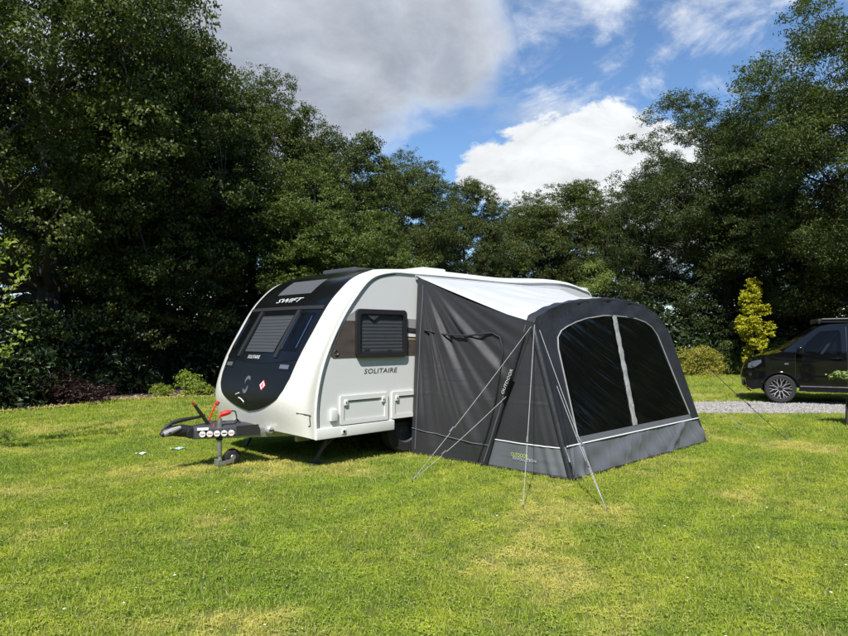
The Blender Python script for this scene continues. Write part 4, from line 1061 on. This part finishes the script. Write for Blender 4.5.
def golden_tree():
    loc = (X(752, 24.9), 24.9, 0); t = empty('golden_tree', loc); tag(t, 'slender golden yellow leaved tree at the lawn edge', 'tree')
    rng = np.random.default_rng(5); cs = []
    for i in range(62):
        z = .5 + 3.15 * rng.random() ** .9; r = .62 * math.sin(math.pi * min(1, (z + .15) / 4.0)) ** .8 * rng.uniform(.25, 1.05); a = rng.uniform(0, 6.28)
        cs.append((r * math.cos(a), r * math.sin(a), z))
    cs.append((.02, 0, 3.75)); cs.append((.1, 0, 3.5)); cs = np.array(cs)
    pos, nr = clump_leaves(cs, .20 * rng.uniform(.6, 1.3, len(cs)), rng, 13, 12, .045, 1.1, .5)
    me = leaves_mesh('crown', pos, nr, .085, .05, 'gold', rng); o = bpy.data.objects.new('crown', me); col.objects.link(o); o.parent = t
    mb = MB().tube([(0, 0, -.1), (.02, 0, 1.2), (-.02, .02, 2.5), (.02, 0, 3.7)], [.05, .04, .025, .008], 8)
    for c in cs[::2]: mb.tube([(0, 0, max(.3, c[2] - .35)), tuple(c)], [.012, .005], 5)
    mb.build('trunk', 'bark', t)


golden_tree()


def far_wood():
    # unseen wood round the camera, added to darken glossy reflections: one mass of foliage
    rng = np.random.default_rng(21); n = 1100; a = rng.uniform(R(-172), R(46), n); r = rng.uniform(27, 33, n) + 3 * np.sin(a * 5)
    h = 11 + 2.0 * np.sin(a * 7) + 1.2 * np.sin(a * 17 + 1)
    cs = np.stack([r * np.cos(a), r * np.sin(a), h * rng.random(n) ** .8], 1)
    pos, nr = clump_leaves(cs, 1.6 * rng.uniform(.7, 1.3, n), rng, 12, 8, .5, .8, .5)
    o = bpy.data.objects.new('far_wood', leaves_mesh('far_wood', pos, nr, .55, .42, 'oak', rng)); col.objects.link(o)
    tag(o, 'unseen dark wood across the lawn from the caravan, added to darken reflections', 'wood', kind='stuff')


far_wood()


def sapling():
    # young tree standing just off the lawn edge, branches arching over the grass
    t = empty('sapling', (-6.50, 8.6, 0)); tag(t, 'fresh green young tree whose leafy branches reach over the lawn', 'tree')
    rng = np.random.default_rng(8); mb = MB(); P = []; Nn = []
    stem = [Vector((0, 0, -.1)), Vector((.05, 0, .8)), Vector((.0, .05, 1.6)), Vector((.1, 0, 2.6)), Vector((.05, 0, 3.2))]
    mb.tube(stem, [.05, .042, .035, .02, .008], 8)
    for b, tip in (((.04, 0, .9), (1.12, -.05, 1.62)), ((.02, .02, 1.3), (1.08, .1, 2.55)), ((0, .03, 1.5), (.75, .2, 2.9)), ((0, 0, 1.4), (-.9, .2, 2.4)), ((.02, 0, 1.0), (-.7, -.5, 1.9)), ((.05, 0, 1.9), (.3, -.6, 2.9)), ((.05, 0, 2.1), (.2, .6, 3.3)), ((.03, 0, 1.1), (.5, -.7, 1.8))):
        b = Vector(b); tip = Vector(tip); mid = b.lerp(tip, .5) + Vector((.1, 0, -.12)); pts = [b * (1 - u) ** 2 + mid * 2 * u * (1 - u) + tip * u * u for u in np.linspace(0, 1, 10)]
        mb.tube(pts, [.016 - .0013 * i for i in range(10)], 5)
        for i in range(2, 10):
            for k in range(14 if i < 9 else 8):
                q = pts[i].lerp(pts[min(9, i + 1)], rng.random()); P.append(np.array(q) + rng.normal(size=3) * .055); Nn.append(rng.normal(size=3) * .6 + np.array([0, -.3, .6]))
    mb.build('trunk', 'bark', t)
    me = leaves_mesh('foliage', np.array(P), np.array(Nn), .085, .042, 'sap', rng); o = bpy.data.objects.new('foliage', me); col.objects.link(o); o.parent = t


sapling()

# ------------------------------------------------------------------ planter at the lawn edge
pt = empty('planter', (7.69, 11.3, 0)); tag(pt, 'terracotta pot of pale trailing plants on a wooden stand', 'planter')
MB().box((0, 0, .50), (.34, .34, .04), bev=.008).build('stand_top', 'wood', pt)
for a in (-1, 1):
    for b in (-1, 1): MB().bar((a * .13, b * .13, 0), (a * .12, b * .12, .49), .045, .045, .006, up=(1, 0, 0)).build('leg', 'wood', pt)
MB().lathe([(0, .52), (.12, .52), (.17, .78), (.19, .78), (.195, .84), (.17, .84), (.16, .80), (0, .79)], 28, axis='z').build('pot', 'terra', pt)
_r = np.random.default_rng(4); _c = [(.27 * math.cos(a) * k, .27 * math.sin(a) * k, .90 + .06 * (1 - k)) for a in np.linspace(0, 6, 12) for k in (.4, 1)] + [(-.36, .0, .92), (-.30, .05, .92), (-.44, .02, .91), (-.40, -.04, .93)] + [(-.05, -.1, .45), (.06, -.12, .30), (-.02, -.14, .2)]
_p, _n = clump_leaves(np.array(_c), np.full(len(_c), .075), _r, 10, 8, .03, .6, .6)
_m = leaves_mesh('foliage', _p, _n, .06, .03, 'succ', _r); _o = bpy.data.objects.new('foliage', _m); col.objects.link(_o); _o.parent = pt

# scraps on the lawn
for nm, lb, m, x, y, s in (('plastic_scrap', 'pale blue plastic scrap lying flat on the lawn', 'scrapb', -3.44, 8.95, 1.0), ('paper_scrap', 'small white paper scrap lying on the lawn', 'scrapw', -3.78, 8.57, .7)):
    pts = [[(-.10 + .2 * i / 5, -.04 + .08 * j / 3 + .01 * math.sin(i * 2), .035 + .012 * math.sin(i * 1.7 + j)) for j in range(4)] for i in range(6)]
    o = MB().slab(pts, [[(a, b, c - .003) for a, b, c in r] for r in pts]).build(nm, m, None); o.location = (x, y, 0); o.scale = (s, s, 1); o.rotation_euler = (0, 0, .3); tag(o, lb, 'litter')


# ------------------------------------------------------------------ lawn grass, clover, gravel, leaf litter
def tuft(name, seed, n, h, w, spread, m, clover=False):
    rr = random.Random(seed); v = []; f = []
    for i in range(n):
        a = rr.uniform(0, 6.28); r = spread * math.sqrt(rr.random()); x, y = r * math.cos(a), r * math.sin(a)
        if clover:
            z = h * rr.uniform(.35, .8); s = rr.uniform(.005, .009); b0 = rr.uniform(0, 6.28)
            for q in range(3):
                b = b0 + q * 2.094; c, d = math.cos(b), math.sin(b); k = len(v)
                v += [(x, y, z), (x + s * (c - .7 * d), y + s * (d + .7 * c), z + .002), (x + 1.6 * s * c, y + 1.6 * s * d, z - .001), (x + s * (c + .7 * d), y + s * (d - .7 * c), z + .002)]; f.append((k, k + 1, k + 2, k + 3))
        else:
            b = rr.uniform(0, 6.28); ww = w * rr.uniform(.7, 1.3) / 2; hh = h * rr.uniform(.5, 1.2); ln = hh * rr.uniform(.25, 1.0); la = rr.uniform(0, 6.28); k = len(v); dx, dy = math.cos(b) * ww, math.sin(b) * ww; lx, ly = math.cos(la) * ln, math.sin(la) * ln
            v += [(x - dx, y - dy, -.004), (x + dx, y + dy, -.004), (x + dx * .8 + lx * .35, y + dy * .8 + ly * .35, hh * .6), (x - dx * .8 + lx * .35, y - dy * .8 + ly * .35, hh * .6), (x + lx, y + ly, hh)]
            f += [(k, k + 1, k + 2, k + 3), (k + 3, k + 2, k + 4)]
    me = bpy.data.meshes.new(name); me.from_pydata(v, [], f); me.update(); me.materials.append(m); return bpy.data.objects.new(name, me)


def scatter(name, pts, sc, protos, label, cat, tilt=.12):
    me = bpy.data.meshes.new(name); n = len(pts); me.vertices.add(n); me.vertices.foreach_set('co', np.asarray(pts, np.float32).ravel())
    a = me.attributes.new('sc', 'FLOAT', 'POINT'); a.data.foreach_set('value', np.asarray(sc, np.float32)); me.update()
    o = bpy.data.objects.new(name, me); col.objects.link(o); tag(o, label, cat, kind='stuff')
    c = bpy.data.collections.new(name + '_kinds')
    for p in protos: c.objects.link(p); 
    me.materials.append(protos[0].data.materials[0])
    ng = bpy.data.node_groups.new(name, 'GeometryNodeTree'); N = ng.nodes; L = ng.links
    ng.interface.new_socket('Geometry', in_out='INPUT', socket_type='NodeSocketGeometry'); ng.interface.new_socket('Geometry', in_out='OUTPUT', socket_type='NodeSocketGeometry')
    gi = N.new('NodeGroupInput'); go = N.new('NodeGroupOutput'); ip = N.new('GeometryNodeInstanceOnPoints'); ci = N.new('GeometryNodeCollectionInfo')
    ci.inputs['Collection'].default_value = c; ci.inputs['Separate Children'].default_value = True; ci.inputs['Reset Children'].default_value = True
    rv = N.new('FunctionNodeRandomValue'); rv.data_type = 'FLOAT_VECTOR'; rv.inputs[0].default_value = (-tilt, -tilt, 0); rv.inputs[1].default_value = (tilt, tilt, 6.283)
    at = N.new('GeometryNodeInputNamedAttribute'); at.data_type = 'FLOAT'; at.inputs['Name'].default_value = 'sc'
    L.new(gi.outputs[0], ip.inputs['Points']); L.new(ci.outputs[0], ip.inputs['Instance']); ip.inputs['Pick Instance'].default_value = True
    L.new(rv.outputs[0], ip.inputs['Rotation']); L.new(at.outputs[0], ip.inputs['Scale']); L.new(ip.outputs[0], go.inputs[0])
    md = o.modifiers.new('scatter', 'NODES'); md.node_group = ng; return o


rng = np.random.default_rng(77)
PT_, SC_ = [], []
for d0, d1, dens, s0 in ((2.6, 4.5, 1050, 1.0), (4.5, 7, 750, 1.08), (7, 10, 520, 1.2), (10, 14, 230, 1.5), (14, 20, 110, 1.9), (20, 30, 45, 2.3)):
    wl = .70 * d1 + 2.6; n = int((d1 - d0) * 2 * wl * dens); x = rng.uniform(-wl, wl, n); y = rng.uniform(d0, d1, n); keep = np.abs(x) < .70 * y + 2.6
    keep &= y < np.interp(x, _bx, _by) + .05
    keep &= ~((x > 4.25) & (y > DR(x)) & (y < 15.38 + .06 * (x - 5)))
    lx = (x - PX) * FW[0] + (y - PY) * FW[1]; ly = (x - PX) * OV[0] + (y - PY) * OV[1]
    keep &= ~((lx < -.06) & (lx > -3.74) & (ly > 0) & (ly < 2.42))
    keep &= ~((lx < 0.4) & (lx > -4.6) & (ly > -2.2) & (ly < 0) & (rng.random(n) < .7))
    x = x[keep]; y = y[keep]; PT_.append(np.stack([x, y, np.zeros_like(x)], 1)); SC_.append(s0 * rng.uniform(.7, 1.3, len(x)))
gp = np.concatenate(PT_); gs = np.concatenate(SC_)
scatter('grass', gp, gs, [tuft('tuft_%d' % i, 40 + i, 14, .030, .0040, .042, M['blade']) for i in range(3)] + [tuft('tuft_3', 50, 7, .026, .004, .05, M['blade'], True), tuft('tuft_4', 51, 18, .020, .0045, .05, M['blade']), tuft('tuft_5', 52, 15, .027, .004, .05, M['blade'])], 'short mown summer grass with dry yellow patches', 'grass')
# shaggy grass fringe at the bed edge
n = 1500; x = rng.uniform(-14, 20, n); y = np.interp(x, _bx, _by) + rng.normal(size=n) * .06 - .05
keep = ~((x > 4.25) & (y > 13.1) & (y < 15.5))
scatter('edge_grass', np.stack([x, y, np.zeros(n)], 1)[keep], rng.uniform(1.2, 2.6, n)[keep], [tuft('edge_tuft_%d' % i, 60 + i, 12, .05, .006, .06, M['blade']) for i in range(2)], 'longer grass fringe along the soil bed', 'grass')


def petal(seed):
    rr = random.Random(seed); v = []; f = []
    for i in range(9):
        a = i * .698; k = len(v); v += [(0, 0, .045), (.006 * math.cos(a - .3), .006 * math.sin(a - .3), .048), (.011 * math.cos(a), .011 * math.sin(a), .046), (.006 * math.cos(a + .3), .006 * math.sin(a + .3), .048)]; f.append((k, k + 1, k + 2, k + 3))
    me = bpy.data.meshes.new('petal'); me.from_pydata(v, [], f); me.materials.append(M['clover']); return bpy.data.objects.new('petal', me)


n = 90; y = rng.uniform(3.2, 13, n); x = rng.uniform(-.75, .75, n) * y
lx = (x - PX) * FW[0] + (y - PY) * FW[1]; ly = (x - PX) * OV[0] + (y - PY) * OV[1]
keep = ~((lx < 2.1) & (lx > -5) & (ly > -2.4) & (ly < 2.6)); keep &= ~((y > 12.9) & (x > 4))
scatter('daisies', np.stack([x, y, np.zeros(n)], 1)[keep], rng.uniform(.7, 1.2, n)[keep], [petal(1)], 'tiny white daisy heads dotted over the lawn', 'flowers')


def pebble(seed):
    rr = random.Random(seed); bm = bmesh.new(); bmesh.ops.create_icosphere(bm, subdivisions=1, radius=.016)
    for q in bm.verts: q.co *= rr.uniform(.7, 1.25); q.co.z *= .6
    me = bpy.data.meshes.new('pebble'); bm.to_mesh(me); bm.free(); me.materials.append(M['gravelstone']); return bpy.data.objects.new('pebble', me)


_gs = leaf_mat('gravel_stone', (.13, .125, .115), (.40, .385, .36), .0, rough=.85, big=30); M['gravelstone'] = _gs
n = 30000; x = rng.uniform(4.4, 22, n) if False else 4.4 + 17.6 * rng.random(n) ** 1.2; y = rng.uniform(11, 15.9, n); keep = (y > DR(x)) & (y < 15.38 + .06 * (x - 5)) & ~((x < 5.2) & (np.abs(y - 14.2) > .8))
scatter('gravel_stones', np.stack([x, y, np.full(n, .010)], 1)[keep], rng.uniform(.6, 1.5, n)[keep], [pebble(i) for i in range(4)], 'loose pale grey gravel stones on the drive', 'gravel', tilt=1.0)


def dryleaf(seed):
    rr = random.Random(seed); s = .05
    me = bpy.data.meshes.new('dry_leaf'); me.from_pydata([(-s, 0, .01), (0, s * .45, .02), (s, 0, .008), (0, -s * .45, .018), ], [], [(0, 1, 2), (0, 2, 3)]); me.materials.append(M['litter1']); return bpy.data.objects.new('dry_leaf', me)


n = 4200; x = rng.uniform(-10, 1, n); y = np.interp(x, _bx, _by) + rng.exponential(.5, n) + .02
scatter('leaf_litter', np.stack([x, y, np.full(n, .016)], 1), rng.uniform(.6, 1.5, n), [dryleaf(i) for i in range(2)], 'dry brown leaf litter on the soil bed', 'leaves', tilt=.5)
